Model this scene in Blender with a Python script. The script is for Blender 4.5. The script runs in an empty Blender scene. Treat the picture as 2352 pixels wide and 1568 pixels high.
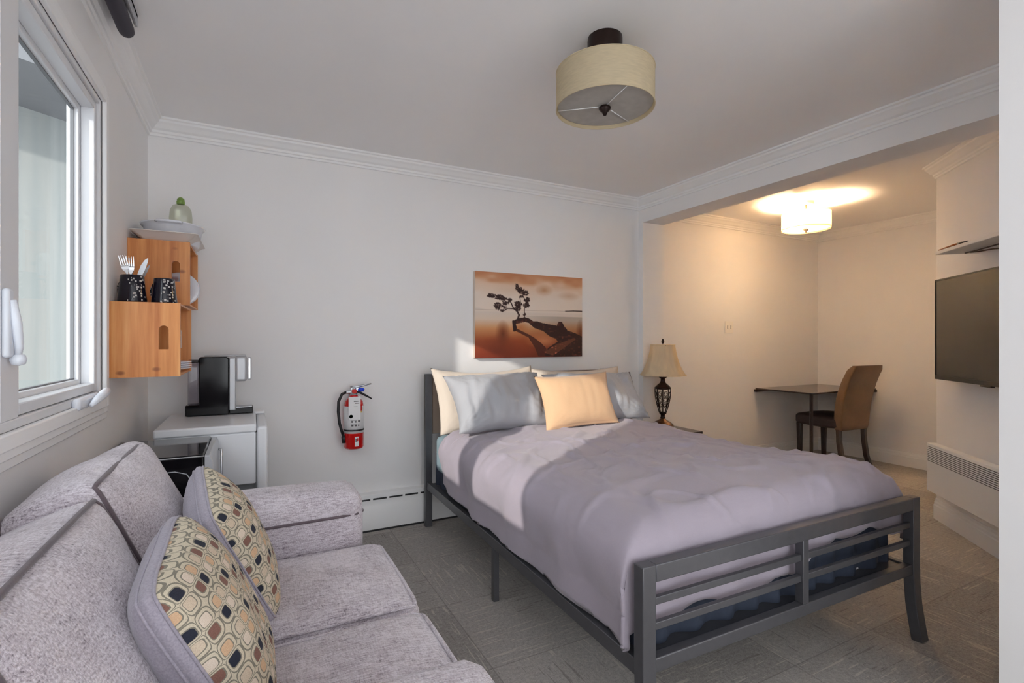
import bpy, math, random
import numpy as np
from mathutils import Vector, Matrix, noise, Euler

random.seed(7)
sc = bpy.context.scene
col = sc.collection
PI = math.pi

# ------------------------------------------------------------------ camera, sky, sun, added fill lights, exposure
cam_d = bpy.data.cameras.new('camera')
cam = bpy.data.objects.new('camera', cam_d)
col.objects.link(cam)
cam.location = (0, 0, 1.2)
cam.rotation_euler = (PI/2, 0, -math.radians(27.47))
cam_d.sensor_width = 36
cam_d.lens = 36*1156/2352
cam_d.clip_start = 0.05
sc.camera = cam

sc.view_settings.view_transform = 'Standard'
sc.view_settings.look = 'None'
sc.view_settings.gamma = 1
sc.view_settings.use_curve_mapping = False
sc.view_settings.exposure = 0.07
sc.cycles.use_denoising = True
sc.cycles.max_bounces = 14
sc.cycles.diffuse_bounces = 10
sc.cycles.transparent_max_bounces = 12
sc.cycles.sample_clamp_indirect = 40

world = bpy.data.worlds.new('sky')
sc.world = world
world.use_nodes = True
bgn = world.node_tree.nodes['Background']
bgn.inputs[0].default_value = (0.90, 0.95, 1.0, 1)
bgn.inputs[1].default_value = 3.0

sun_d = bpy.data.lights.new('sun', 'SUN')
sun_d.energy = 3.2
sun_d.angle = math.radians(0.9)
sun_d.color = (1.0, 0.93, 0.85)
sun = bpy.data.objects.new('sun', sun_d)
col.objects.link(sun)
SUN_DIR = Vector((1.0, 0.600, -0.422)).normalized()
sun.rotation_euler = SUN_DIR.to_track_quat('-Z', 'Y').to_euler()

def area(name, loc, direction, sx, sy, power, color):
    d = bpy.data.lights.new(name, 'AREA')
    d.shape = 'RECTANGLE'; d.size = sx; d.size_y = sy
    d.energy = power; d.color = color
    o = bpy.data.objects.new(name, d); col.objects.link(o)
    o.location = loc
    o.rotation_euler = Vector(direction).to_track_quat('-Z', 'Z').to_euler()
    return o
# fill lights placed at two added, unseen windows behind the camera
area('fill_rear', (0.75, -2.75, 1.35), (0, 1, 0), 2.3, 2.1, 16, (0.97, 0.985, 1.0))
area('fill_left', (-0.62, -1.65, 1.5), (1, 0, 0), 1.3, 1.2, 22, (0.97, 0.985, 1.0))

pd = area('window_portal', (-0.60, 1.545, 1.53), (1, 0, 0), 1.5, 1.1, 1, (1, 1, 1)); pd.data.cycles.is_portal = True

# ------------------------------------------------------------------ materials
def lin(r, g, b):
    f = lambda c: (c/255/12.92) if c/255 <= 0.04045 else ((c/255+0.055)/1.055)**2.4
    return (f(r), f(g), f(b), 1)

class NT:
    def __init__(s, name):
        s.m = bpy.data.materials.new(name); s.m.use_nodes = True
        s.t = s.m.node_tree; s.bsdf = s.t.nodes['Principled BSDF']; s.out = s.t.nodes['Material Output']
    def n(s, typ, **kw):
        nd = s.t.nodes.new(typ)
        for k, v in kw.items(): setattr(nd, k, v)
        return nd
    def l(s, a, b): s.t.links.new(a, b)
    def val(s, sock, v):
        if hasattr(v, 'links') or isinstance(v, bpy.types.NodeSocket): s.l(v, sock)
        else: sock.default_value = v
    def math(s, op, a, b=None, c=None):
        nd = s.n('ShaderNodeMath', operation=op)
        s.val(nd.inputs[0], a)
        if b is not None: s.val(nd.inputs[1], b)
        if c is not None: s.val(nd.inputs[2], c)
        return nd.outputs[0]
    def mix(s, fac, a, b, blend='MIX'):
        nd = s.n('ShaderNodeMix', data_type='RGBA', blend_type=blend)
        s.val(nd.inputs[0], fac); s.val(nd.inputs[6], a); s.val(nd.inputs[7], b)
        return nd.outputs[2]
    def coord(s, kind='Object'):
        return s.n('ShaderNodeTexCoord').outputs[kind]
    def map(s, vec, scale=(1, 1, 1), rot=(0, 0, 0), loc=(0, 0, 0)):
        nd = s.n('ShaderNodeMapping'); s.l(vec, nd.inputs[0])
        nd.inputs['Scale'].default_value = scale; nd.inputs['Rotation'].default_value = rot; nd.inputs['Location'].default_value = loc
        return nd.outputs[0]
    def noise(s, vec, scale, detail=3, rough=0.5):
        nd = s.n('ShaderNodeTexNoise'); s.l(vec, nd.inputs['Vector'])
        nd.inputs['Scale'].default_value = scale; nd.inputs['Detail'].default_value = detail; nd.inputs['Roughness'].default_value = rough
        return nd.outputs['Fac']
    def ramp(s, fac, stops, interp='LINEAR'):
        nd = s.n('ShaderNodeValToRGB'); s.l(fac, nd.inputs[0])
        cr = nd.color_ramp; cr.interpolation = interp
        while len(cr.elements) < len(stops): cr.elements.new(0.5)
        for e, (p, c) in zip(cr.elements, stops): e.position = p; e.color = c
        return nd.outputs[0]
    def bump(s, height, strength, dist):
        nd = s.n('ShaderNodeBump'); s.l(height, nd.inputs['Height'])
        nd.inputs['Strength'].default_value = strength; nd.inputs['Distance'].default_value = dist
        s.l(nd.outputs[0], s.bsdf.inputs['Normal'])
    def set(s, color=None, rough=None, metal=None, **kw):
        if color is not None: s.val(s.bsdf.inputs['Base Color'], color)
        if rough is not None: s.val(s.bsdf.inputs['Roughness'], rough)
        if metal is not None: s.val(s.bsdf.inputs['Metallic'], metal)
        for k, v in kw.items(): s.val(s.bsdf.inputs[k.replace('_', ' ')], v)

def plain(name, rgb, rough=0.5, metal=0.0, var=0.0, vscale=6, bump=0.0, bscale=60, bdist=0.002, spec=None, coat=0):
    t = NT(name)
    c = lin(*rgb)
    v = t.coord()
    if var > 0:
        f = t.noise(v, vscale, 4)
        lo = tuple(max(0, x*(1-var)) for x in c[:3])+(1,); hi = tuple(min(1, x*(1+var)) for x in c[:3])+(1,)
        t.set(color=t.ramp(f, [(0.3, lo), (0.7, hi)]))
    else:
        t.set(color=c)
    t.set(rough=rough, metal=metal)
    if spec is not None: t.bsdf.inputs['Specular IOR Level'].default_value = spec
    if coat: t.bsdf.inputs['Coat Weight'].default_value = coat
    if bump > 0: t.bump(t.noise(v, bscale, 3), bump, bdist)
    return t.m

M = {}
M['wall'] = plain('wall_paint', (235, 234, 234), 0.75, var=0.015, vscale=2, bump=0.15, bscale=160, bdist=0.001)
M['alcove_wall'] = M['wall']
M['ceiling'] = plain('ceiling_paint', (244, 243, 243), 0.85, var=0.012, vscale=1.5, bump=0.12, bscale=140, bdist=0.001)
M['trim'] = plain('trim_paint', (240, 240, 240), 0.45, var=0.01)
M['vinyl'] = plain('window_vinyl', (222, 223, 226), 0.35)
M['vinyl_handle'] = plain('handle_vinyl', (222, 226, 234), 0.3)
M['gasket'] = plain('window_gasket', (120, 122, 126), 0.6)
M['heater'] = plain('heater_enamel', (238, 238, 238), 0.4)
M['heater_dark'] = plain('heater_slot', (40, 40, 42), 0.7)
M['blind'] = plain('blind_fabric', (58, 54, 64), 0.65, bump=0.2, bscale=300)
M['steel'] = plain('brushed_steel', (196, 198, 202), 0.32, 1.0, var=0.06, vscale=40)
M['silver'] = plain('silver_plastic', (188, 190, 194), 0.35, 0.35)
M['black_gloss'] = plain('black_gloss_plastic', (7, 7, 11), 0.10, spec=0.35)
M['black_matte'] = plain('black_plastic', (16, 16, 18), 0.45)
M['fridge'] = plain('fridge_enamel', (228, 230, 234), 0.28, bump=0.06, bscale=220, bdist=0.0006)
M['fridge_grey'] = plain('fridge_grey', (120, 122, 124), 0.5)
M['white_gloss'] = plain('white_ceramic', (228, 230, 238), 0.15)
M['tray'] = plain('white_tray', (226, 220, 214), 0.4)
M['red_gloss'] = plain('red_paint', (200, 14, 14), 0.22, coat=0.3)
M['label_white'] = plain('label_paper', (226, 225, 226), 0.45)
M['ink'] = plain('label_ink', (86, 82, 84), 0.6)
M['ink_green'] = plain('green_ink', (62, 150, 110), 0.6)
M['ink_red'] = plain('red_ink', (196, 40, 30), 0.6)
M['ink_yellow'] = plain('yellow_ink', (228, 196, 90), 0.6)
M['blue_plastic'] = plain('blue_plastic', (22, 66, 215), 0.3)
M['rubber'] = plain('black_rubber', (20, 20, 22), 0.5)
M['bed_metal'] = plain('charcoal_metal', (94, 94, 98), 0.38, 0.5, var=0.05, vscale=30, bump=0.04, bscale=200)
M['headboard'] = plain('headboard_metal', (118, 106, 98), 0.4, 0.4, var=0.05, vscale=20)
M['bronze'] = plain('dark_bronze', (44, 30, 26), 0.35, 0.6, var=0.25, vscale=40)
M['bronze_gold'] = plain('antique_bronze', (98, 66, 40), 0.35, 0.6, var=0.5, vscale=45)
M['nickel'] = plain('brushed_nickel', (190, 170, 150), 0.4, 0.7)
M['espresso'] = plain('espresso_wood', (44, 27, 22), 0.22, var=0.2, vscale=14, coat=0.3)
M['screen'] = plain('screen_glass', (22, 17, 14), 0.14)
M['screen_bezel'] = plain('screen_bezel', (14, 12, 12), 0.35)
M['shelf_white'] = plain('shelf_laminate', (230, 228, 226), 0.4)
M['cable'] = plain('cable_brown', (58, 44, 34), 0.5)
M['orange_wood'] = plain('varnished_handle', (150, 84, 34), 0.35)
M['green_plastic'] = plain('green_cap', (118, 148, 66), 0.4)
M['glass_dark'] = plain('smoked_glass', (20, 20, 24), 0.06)
M['teal_sheet'] = plain('teal_sheet', (138, 160, 170), 0.8, var=0.05, bump=0.25, bscale=30, bdist=0.006)
M['mattress'] = plain('mattress_cover', (205, 203, 205), 0.85)
M['navy_skirt'] = plain('navy_cotton', (46, 54, 70), 0.85, var=0.12, vscale=10, bump=0.2, bscale=50)
M['switch'] = plain('switch_plastic', (236, 232, 226), 0.4)
M['dark_slot'] = plain('dark_slot', (52, 50, 50), 0.7)
M['brown_fabric_dark'] = plain('seat_leatherette', (64, 50, 46), 0.5, var=0.1, bump=0.2, bscale=120)
M['canvas_edge'] = plain('canvas_edge', (214, 198, 184), 0.7)

def fabric(name, rgb, var=0.06, weave=700, bump=0.25, wrinkle=0.0, rough=0.88, sheen=0.25):
    t = NT(name); v = t.coord()
    c = lin(*rgb)
    big = t.noise(v, 5, 3); fine = t.noise(v, weave, 2)
    f = t.math('ADD', t.math('MULTIPLY', big, 0.5), t.math('MULTIPLY', fine, 0.5))
    lo = tuple(x*(1-var) for x in c[:3])+(1,); hi = tuple(min(1, x*(1+var)) for x in c[:3])+(1,)
    t.set(color=t.ramp(f, [(0.35, lo), (0.65, hi)]), rough=rough)
    t.bsdf.inputs['Sheen Weight'].default_value = sheen
    h = t.math('MULTIPLY', fine, 0.25)
    if wrinkle:
        w = t.noise(t.map(v, (1.0, 2.6, 2.6)), 9, 5, 0.6)
        h = t.math('ADD', h, t.math('MULTIPLY', w, wrinkle))
    t.bump(h, bump, 0.004)
    return t.m
M['duvet'] = fabric('duvet_cotton', (168, 159, 171), 0.05, 900, 0.35, 1.2)
M['grey_sham'] = fabric('grey_sateen', (172, 173, 178), 0.05, 900, 0.35, 1.4, rough=0.65)
M['sham_lining'] = fabric('sham_brown_lining', (70, 52, 46), 0.1)
M['cream'] = fabric('cream_cotton', (220, 207, 192), 0.03, 900, 0.3, 1.2)
M['peach'] = fabric('peach_linen', (224, 184, 144), 0.05, 500, 0.3, 0.6)
M['chair_fabric'] = fabric('brown_chenille', (108, 82, 60), 0.22, 260, 0.4)
M['shade_lining'] = plain('shade_lining', (210, 196, 172), 0.9)

def chenille():
    t = NT('sofa_chenille'); v = t.coord()
    rows = t.noise(t.map(v, (40, 260, 260)), 1.0, 2)
    rows2 = t.noise(t.map(v, (260, 40, 260)), 1.0, 2)
    big = t.noise(v, 7, 4, 0.6)
    nub = t.noise(v, 330, 2)
    f = t.math('ADD', t.math('MULTIPLY', rows, 0.35), t.math('ADD', t.math('MULTIPLY', rows2, 0.2), t.math('ADD', t.math('MULTIPLY', nub, 0.25), t.math('MULTIPLY', big, 0.28))))
    c = t.ramp(f, [(0.38, lin(86, 74, 82)), (0.48, lin(170, 160, 168)), (0.62, lin(214, 207, 214))])
    t.set(color=c, rough=0.9)
    t.bsdf.inputs['Sheen Weight'].default_value = 0.35
    t.bump(t.math('ADD', t.math('ADD', rows, rows2), nub), 0.55, 0.004)
    return t.m
M['sofa'] = chenille()
M['sofa_piping'] = fabric('sofa_piping', (92, 80, 86), 0.2, 300, 0.4)
M['sofa_gusset'] = fabric('cushion_gusset', (158, 152, 164), 0.2, 300, 0.5)

def carpet():
    t = NT('carpet_tiles'); v = t.coord()
    sep = t.n('ShaderNodeSeparateXYZ'); t.l(v, sep.inputs[0])
    x = t.math('DIVIDE', t.math('ADD', sep.outputs[0], 0.21), 0.5); y = t.math('DIVIDE', t.math('ADD', sep.outputs[1], 0.33), 0.5)
    fx = t.math('FLOOR', x); fy = t.math('FLOOR', y)
    chk = t.math('MODULO', t.math('ADD', t.math('ADD', fx, fy), 100), 2)
    chk = t.math('ROUND', chk)
    comb = t.n('ShaderNodeCombineXYZ'); t.l(fx, comb.inputs[0]); t.l(fy, comb.inputs[1])
    wn = t.n('ShaderNodeTexWhiteNoise', noise_dimensions='3D'); t.l(comb.outputs[0], wn.inputs['Vector'])
    def streak(a):
        sc_ = (95, 5, 1) if a else (5, 95, 1)
        return t.noise(t.map(v, sc_), 1.0, 3, 0.55)
    st = t.math('ADD', t.math('MULTIPLY', streak(True), chk), t.math('MULTIPLY', streak(False), t.math('SUBTRACT', 1.0, chk)))
    patch = t.noise(v, 2.6, 2)
    pile = t.math('ADD', t.math('MULTIPLY', t.noise(v, 260, 3, 0.8), 0.55), t.math('MULTIPLY', t.noise(v, 75, 3, 0.7), 0.45))
    base = t.ramp(t.math('ADD', t.math('MULTIPLY', wn.outputs['Value'], 0.10), t.math('MULTIPLY', pile, 0.90)),
                  [(0.30, lin(118, 113, 109)), (0.70, lin(202, 196, 190))])
    m = t.math('MULTIPLY', t.math('GREATER_THAN', st, 0.60), t.math('GREATER_THAN', patch, 0.49))
    c = t.mix(t.math('MULTIPLY', m, 0.55), base, lin(212, 205, 192))
    m2 = t.math('MULTIPLY', t.math('LESS_THAN', st, 0.385), t.math('LESS_THAN', patch, 0.47))
    c = t.mix(t.math('MULTIPLY', m2, 0.45), c, lin(104, 95, 88))
    # tile seams
    ex = t.math('ABSOLUTE', t.math('SUBTRACT', t.math('FRACT', x), 0.5)); ey = t.math('ABSOLUTE', t.math('SUBTRACT', t.math('FRACT', y), 0.5))
    seam = t.math('GREATER_THAN', t.math('MAXIMUM', ex, ey), 0.495)
    c = t.mix(t.math('MULTIPLY', seam, 0.35), c, lin(96, 90, 84))
    t.set(color=c, rough=0.95)
    t.bump(pile, 0.8, 0.006)
    return t.m
M['carpet'] = carpet()

def pine():
    t = NT('varnished_pine'); va = t.n('ShaderNodeVectorMath', operation='ADD'); t.l(t.coord(), va.inputs[0]); t.l(t.n('ShaderNodeObjectInfo').outputs['Location'], va.inputs[1]); v = va.outputs[0]
    warp = t.noise(v, 6, 2)
    g = t.noise(t.map(v, (38, 38, 2.2)), 1.0, 4, 0.6)
    big = t.noise(t.map(v, (9, 9, 1.5)), 1.0, 2)
    f = t.math('ADD', t.math('MULTIPLY', g, 0.55), t.math('MULTIPLY', big, 0.45))
    c = t.ramp(f, [(0.34, lin(184, 106, 48)), (0.52, lin(214, 142, 78)), (0.68, lin(230, 170, 108))])
    vo = t.n('ShaderNodeTexVoronoi'); t.l(t.map(v, (1, 1, 1.6), loc=(0.13, 0.31, 0.07)), vo.inputs['Vector']); vo.inputs['Scale'].default_value = 8.5
    k = t.ramp(vo.outputs['Distance'], [(0.06, (1, 1, 1, 1)), (0.15, (0, 0, 0, 1))])
    c = t.mix(t.math('MULTIPLY', k, 0.75), c, lin(124, 62, 26))
    t.set(color=c, rough=0.42)
    t.bump(g, 0.1, 0.002)
    return t.m
M['pine'] = pine()

def mosaic():
    # woven lattice of rounded squares, wide and narrow columns by turns, laid out in the cushion's own plane
    t = NT('lattice_weave'); v = t.coord()
    sep = t.n('ShaderNodeSeparateXYZ'); t.l(v, sep.inputs[0])
    P = 0.062
    def axis(s_, ph):
        a = t.math('MULTIPLY', t.math('ADD', s_, ph), 2/P)          # two cells per period
        w = t.math('MULTIPLY', t.math('SINE', t.math('MULTIPLY', a, PI)), 0.16)
        return t.math('ADD', a, w)
    x = axis(sep.outputs[1], 5.0); y = axis(sep.outputs[2], 5.02)
    fx = t.math('FLOOR', x); fy = t.math('FLOOR', y)
    lx = t.math('ABSOLUTE', t.math('SUBTRACT', t.math('FRACT', x), 0.5)); ly = t.math('ABSOLUTE', t.math('SUBTRACT', t.math('FRACT', y), 0.5))
    d = t.math('POWER', t.math('ADD', t.math('POWER', t.math('MULTIPLY', lx, 2), 4.5), t.math('POWER', t.math('MULTIPLY', ly, 2), 4.5)), 1/4.5)
    comb = t.n('ShaderNodeCombineXYZ'); t.l(fx, comb.inputs[0]); t.l(fy, comb.inputs[1])
    wn = t.n('ShaderNodeTexWhiteNoise', noise_dimensions='3D'); t.l(comb.outputs[0], wn.inputs['Vector'])
    row = t.math('FRACT', t.math('ADD', t.math('MULTIPLY', t.math('ADD', fy, t.math('MULTIPLY', fx, 3.0)), 0.2), t.math('MULTIPLY', wn.outputs['Value'], 0.12)))
    cell = t.ramp(row, [(0.0, lin(34, 38, 54)), (0.2, lin(206, 172, 140)), (0.4, lin(128, 92, 82)), (0.6, lin(216, 202, 188)), (0.8, lin(204, 188, 168))], 'CONSTANT')
    ground = lin(202, 192, 172); line = lin(128, 124, 112)
    c = t.mix(t.math('GREATER_THAN', d, 0.66), cell, line)
    c = t.mix(t.math('GREATER_THAN', d, 0.74), c, ground)
    c = t.mix(t.math('GREATER_THAN', d, 0.92), c, line)
    c = t.mix(t.math('GREATER_THAN', d, 1.0), c, ground)
    fine = t.noise(v, 600, 2)
    c = t.mix(0.22, c, t.ramp(fine, [(0.3, lin(120, 114, 106)), (0.7, lin(240, 232, 220))]), 'OVERLAY')
    t.set(color=c, rough=0.9)
    t.bump(t.math('ADD', fine, t.math('MULTIPLY', t.math('LESS_THAN', d, 0.7), 0.6)), 0.35, 0.003)
    return t.m
M['mosaic'] = mosaic()

def shade_mat(name, rgb, trans=0.45, holes=0.0, band=220):
    t = NT(name); v = t.coord()
    w = t.noise(t.map(v, (30, 30, band)), 1.0, 2)
    c = t.ramp(w, [(0.3, tuple(x*0.9 for x in lin(*rgb)[:3])+(1,)), (0.7, lin(*rgb))])
    df = t.n('ShaderNodeBsdfDiffuse'); tr = t.n('ShaderNodeBsdfTranslucent')
    t.l(c, df.inputs[0]); t.l(c, tr.inputs[0])
    mx = t.n('ShaderNodeMixShader'); mx.inputs[0].default_value = trans
    t.l(df.outputs[0], mx.inputs[1]); t.l(tr.outputs[0], mx.inputs[2])
    o = mx.outputs[0]
    if holes:
        tp = t.n('ShaderNodeBsdfTransparent'); m2 = t.n('ShaderNodeMixShader'); m2.inputs[0].default_value = holes
        t.l(o, m2.inputs[1]); t.l(tp.outputs[0], m2.inputs[2]); o = m2.outputs[0]
    t.l(o, t.out.inputs[0])
    return t.m
M['shade'] = shade_mat('linen_shade', (226, 212, 182), 0.42)
M['shade_sheer'] = shade_mat('organza_shade', (240, 224, 192), 0.72, 0.12)
M['diffuser'] = shade_mat('frosted_diffuser', (214, 210, 204), 0.4)
M['diffuser_lit'] = shade_mat('lit_frosted_diffuser', (244, 238, 226), 0.85, 0.24)
M['table_shade'] = shade_mat('silk_shade', (248, 232, 202), 0.42, band=4)

def glass_mat(name, tint=(1, 1, 1, 1), refl=0.06, rough=0.02):
    t = NT(name)
    tp = t.n('ShaderNodeBsdfTransparent'); tp.inputs[0].default_value = tint
    gl = t.n('ShaderNodeBsdfGlossy'); gl.inputs['Roughness'].default_value = rough
    mx = t.n('ShaderNodeMixShader'); mx.inputs[0].default_value = refl
    t.l(tp.outputs[0], mx.inputs[1]); t.l(gl.outputs[0], mx.inputs[2]); t.l(mx.outputs[0], t.out.inputs[0])
    return t.m
M['pane'] = glass_mat('window_glass', (0.97, 0.98, 0.98, 1), 0.05)
M['tumbler'] = glass_mat('clear_glass', (0.93, 0.93, 0.95, 1), 0.2)
M['bottle'] = glass_mat('soap_bottle', (0.86, 0.88, 0.78, 1), 0.22, 0.25)
M['tank'] = glass_mat('clear_tank', (0.75, 0.75, 0.80, 1), 0.15)

def emit(name, rgb, s):
    t = NT(name); e = t.n('ShaderNodeEmission'); e.inputs[0].default_value = (*rgb, 1); e.inputs[1].default_value = s
    t.l(e.outputs[0], t.out.inputs[0]); return t.m
M['bulb_on'] = emit('lit_bulb', (1.0, 0.80, 0.55), 14)

def siding():
    t = NT('pale_board_siding'); v = t.coord()
    sep = t.n('ShaderNodeSeparateXYZ'); t.l(v, sep.inputs[0])
    f = t.math('FRACT', t.math('DIVIDE', sep.outputs[0], 0.22))
    gap = t.math('GREATER_THAN', t.math('ABSOLUTE', t.math('SUBTRACT', f, 0.5)), 0.47)
    g = t.noise(t.map(v, (22, 22, 1.2)), 1.0, 3)
    c = t.ramp(g, [(0.3, lin(132, 139, 139)), (0.7, lin(146, 149, 147))])
    c = t.mix(t.math('MULTIPLY', gap, 0.12), c, lin(170, 172, 172))
    t.set(color=c, rough=0.8)
    return t.m
M['siding'] = siding()
M['soffit'] = plain('soffit_paint', (112, 114, 118), 0.8)

def mug_mat():
    t = NT('patterned_glaze'); v = t.coord()
    vo = t.n('ShaderNodeTexVoronoi', feature='F1', distance='CHEBYCHEV'); t.l(v, vo.inputs['Vector']); vo.inputs['Scale'].default_value = 85
    k = t.math('LESS_THAN', vo.outputs['Distance'], 0.27)
    sep = t.n('ShaderNodeSeparateXYZ'); t.l(v, sep.inputs[0])
    ang = t.math('ARCTAN2', sep.outputs[1], sep.outputs[0])
    band = t.math('GREATER_THAN', t.math('SINE', t.math('ADD', t.math('MULTIPLY', ang, 2), 2.2)), 0.15)
    c = t.mix(t.math('MULTIPLY', k, band), lin(20, 18, 32), lin(190, 186, 182))
    t.set(color=c, rough=0.12)
    return t.m
M['mug'] = mug_mat()
def floral():
    t = NT('floral_ceramic'); v = t.coord()
    vo = t.n('ShaderNodeTexVoronoi'); t.l(v, vo.inputs['Vector']); vo.inputs['Scale'].default_value = 55
    t.set(color=t.mix(t.math('LESS_THAN', vo.outputs['Distance'], 0.3), lin(214, 204, 200), lin(92, 40, 36)), rough=0.3)
    return t.m
M['floral'] = floral()
def attr_mat():
    t = NT('canvas_print'); a = t.n('ShaderNodeAttribute'); a.attribute_name = 'print'
    t.set(color=a.outputs['Color'], rough=0.5)
    t.bump(t.noise(t.coord(), 500, 1), 0.1, 0.001)
    return t.m
M['print'] = attr_mat()

# ------------------------------------------------------------------ mesh helpers
class MB:
    def __init__(s): s.v = []; s.f = []
    def add(s, vs, fs):
        o = len(s.v); s.v += [tuple(p) for p in vs]; s.f += [tuple(i+o for i in f) for f in fs]; return s
    def box(s, x0, x1, y0, y1, z0, z1):
        vs = [(x, y, z) for z in (z0, z1) for y in (y0, y1) for x in (x0, x1)]
        return s.add(vs, [(0, 2, 3, 1), (4, 5, 7, 6), (0, 1, 5, 4), (2, 6, 7, 3), (0, 4, 6, 2), (1, 3, 7, 5)])
    def rings(s, rings, closed=False, cap=True):
        n = len(rings[0]); vs = [p for r in rings for p in r]; fs = []
        m = len(rings)
        for i in range(m if closed else m-1):
            a = i*n; b = ((i+1) % m)*n
            for j in range(n):
                k = (j+1) % n
                fs.append((a+j, a+k, b+k, b+j))
        if cap and not closed:
            fs.append(tuple(reversed(range(n)))); fs.append(tuple((m-1)*n+j for j in range(n)))
        return s.add(vs, fs)
    def tube(s, pts, r, n=10, closed=False, cap=True):
        pts = [Vector(p) for p in pts]; m = len(pts); rr = r if isinstance(r, (list, tuple)) else [r]*m
        rings = []; up = None
        for i, p in enumerate(pts):
            if closed: t = (pts[(i+1) % m]-pts[i-1]).normalized()
            else: t = (pts[min(i+1, m-1)]-pts[max(i-1, 0)]).normalized()
            if up is None:
                up = Vector((0, 0, 1)) if abs(t.z) < 0.9 else Vector((1, 0, 0))
            u = (up - t*up.dot(t)).normalized(); w = t.cross(u); up = u
            rings.append([p+(u*math.cos(2*PI*j/n)+w*math.sin(2*PI*j/n))*rr[i] for j in range(n)])
        return s.rings(rings, closed, cap)
    def sq(s, pts, a, b):
        # rectangular bar along a path in the y-z plane, a = width in x, b = thickness
        pts = [Vector(p) for p in pts]; m = len(pts); rings = []
        for i, p in enumerate(pts):
            t = (pts[min(i+1, m-1)]-pts[max(i-1, 0)]).normalized()
            w = Vector((1, 0, 0)); u = t.cross(w).normalized()
            rings.append([p+w*a/2+u*b/2, p-w*a/2+u*b/2, p-w*a/2-u*b/2, p+w*a/2-u*b/2])
        return s.rings(rings)
    def lathe(s, prof, c=(0, 0, 0), n=32, cap=True, sx=1, sy=1):
        return s.rings([[(c[0]+r*sx*math.cos(2*PI*j/n), c[1]+r*sy*math.sin(2*PI*j/n), c[2]+z) for j in range(n)] for r, z in prof], cap=cap)
    def prism(s, poly, a, b, axis='z'):
        def P(p, h):
            return (p[0], p[1], h) if axis == 'z' else ((p[0], h, p[1]) if axis == 'y' else (h, p[0], p[1]))
        n = len(poly)
        return s.add([P(p, a) for p in poly]+[P(p, b) for p in poly],
                     [tuple(reversed(range(n))), tuple(n+i for i in range(n))]+[(i, (i+1) % n, n+(i+1) % n, n+i) for i in range(n)])
    def quad(s, a, b, c, d): return s.add([a, b, c, d], [(0, 1, 2, 3)])
    def grid(s, fn, nu, nv):
        vs = [fn(i/nu, j/nv) for j in range(nv+1) for i in range(nu+1)]
        return s.add(vs, [(j*(nu+1)+i, j*(nu+1)+i+1, (j+1)*(nu+1)+i+1, (j+1)*(nu+1)+i) for j in range(nv) for i in range(nu)])
    def xf(s, mat): s.v = [tuple(mat @ Vector(p)) for p in s.v]; return s

def build(name, mb, mat, parent=None, smooth=False, bevel=0, seg=2, solid=0, subsurf=0, weld=False, angle=None):
    me = bpy.data.meshes.new(name)
    me.from_pydata(mb.v, [], mb.f)
    me.validate(); 
    import bmesh
    b = bmesh.new(); b.from_mesh(me)
    if weld: bmesh.ops.remove_doubles(b, verts=b.verts, dist=1e-5)
    bmesh.ops.recalc_face_normals(b, faces=b.faces)
    b.to_mesh(me); b.free()
    mats = mat if isinstance(mat, (list, tuple)) else [mat]
    for m in mats: me.materials.append(m)
    o = bpy.data.objects.new(name, me); col.objects.link(o)
    if parent is not None: o.parent = parent
    if smooth:
        for p in me.polygons: p.use_smooth = True
        if angle: me.set_sharp_from_angle(angle=math.radians(angle))
    if bevel:
        m = o.modifiers.new('bevel', 'BEVEL'); m.width = bevel; m.segments = seg; m.limit_method = 'ANGLE'; m.angle_limit = math.radians(40)
        for p in me.polygons: p.use_smooth = True
        me.set_sharp_from_angle(angle=math.radians(40))
    if solid:
        m = o.modifiers.new('thick', 'SOLIDIFY'); m.thickness = solid; m.offset = 0
    if subsurf:
        m = o.modifiers.new('sub', 'SUBSURF'); m.levels = subsurf; m.render_levels = subsurf
    return o

def tag(o, label, cat, group=None, kind=None):
    o['label'] = label; o['category'] = cat
    if group: o['group'] = group
    if kind: o['kind'] = kind
    return o
def thing(name, label, cat, loc=(0, 0, 0), rot=(0, 0, 0), group=None):
    o = bpy.data.objects.new(name, None); col.objects.link(o)
    o.empty_display_size = 0.1; o.location = loc; o.rotation_euler = rot
    return tag(o, label, cat, group)
def struct(name, mb, mat, label, cat, parent=None, **kw):
    o = build(name, mb, mat, parent, **kw); o['kind'] = 'structure'; o['label'] = label; o['category'] = cat
    return o

def softbox_pts(sx, sy, sz, r, n=14, bulge=(0, 0, 0)):
    """rounded box of full size sx,sy,sz as a closed mesh; bulge pushes the middle of +-x, +-y, +-z faces out"""
    mb = MB(); hx, hy, hz = sx/2, sy/2, sz/2
    def wrap(p):
        x, y, z = p[0]*hx, p[1]*hy, p[2]*hz
        q = Vector((max(-hx+r, min(hx-r, x)), max(-hy+r, min(hy-r, y)), max(-hz+r, min(hz-r, z))))
        d = Vector((x, y, z))-q
        if d.length > 1e-9:
            # push cube shell to a rounded shell
            d = d.normalized()*r
        q = q+d
        u, v, w = q.x/hx, q.y/hy, q.z/hz
        c = lambda a: max(0, 1-a*a)
        q.x += bulge[0]*u*c(v)*c(w); q.y += bulge[1]*v*c(u)*c(w); q.z += bulge[2]*w*c(u)*c(v)
        return q
    # denser sampling near edges
    ts = [math.sin(PI/2*(2*i/n-1))*0.5+0.5*(2*i/n-1) for i in range(n+1)]
    for ax in range(3):
        for sg in (-1, 1):
            def fn(a, b, ax=ax, sg=sg):
                a = ts[round(a*n)]; b = ts[round(b*n)]
                p = [0, 0, 0]; p[ax] = sg; p[(ax+1) % 3] = a; p[(ax+2) % 3] = b
                return wrap(p)
            mb.grid(fn, n, n)
    return mb, wrap

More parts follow.
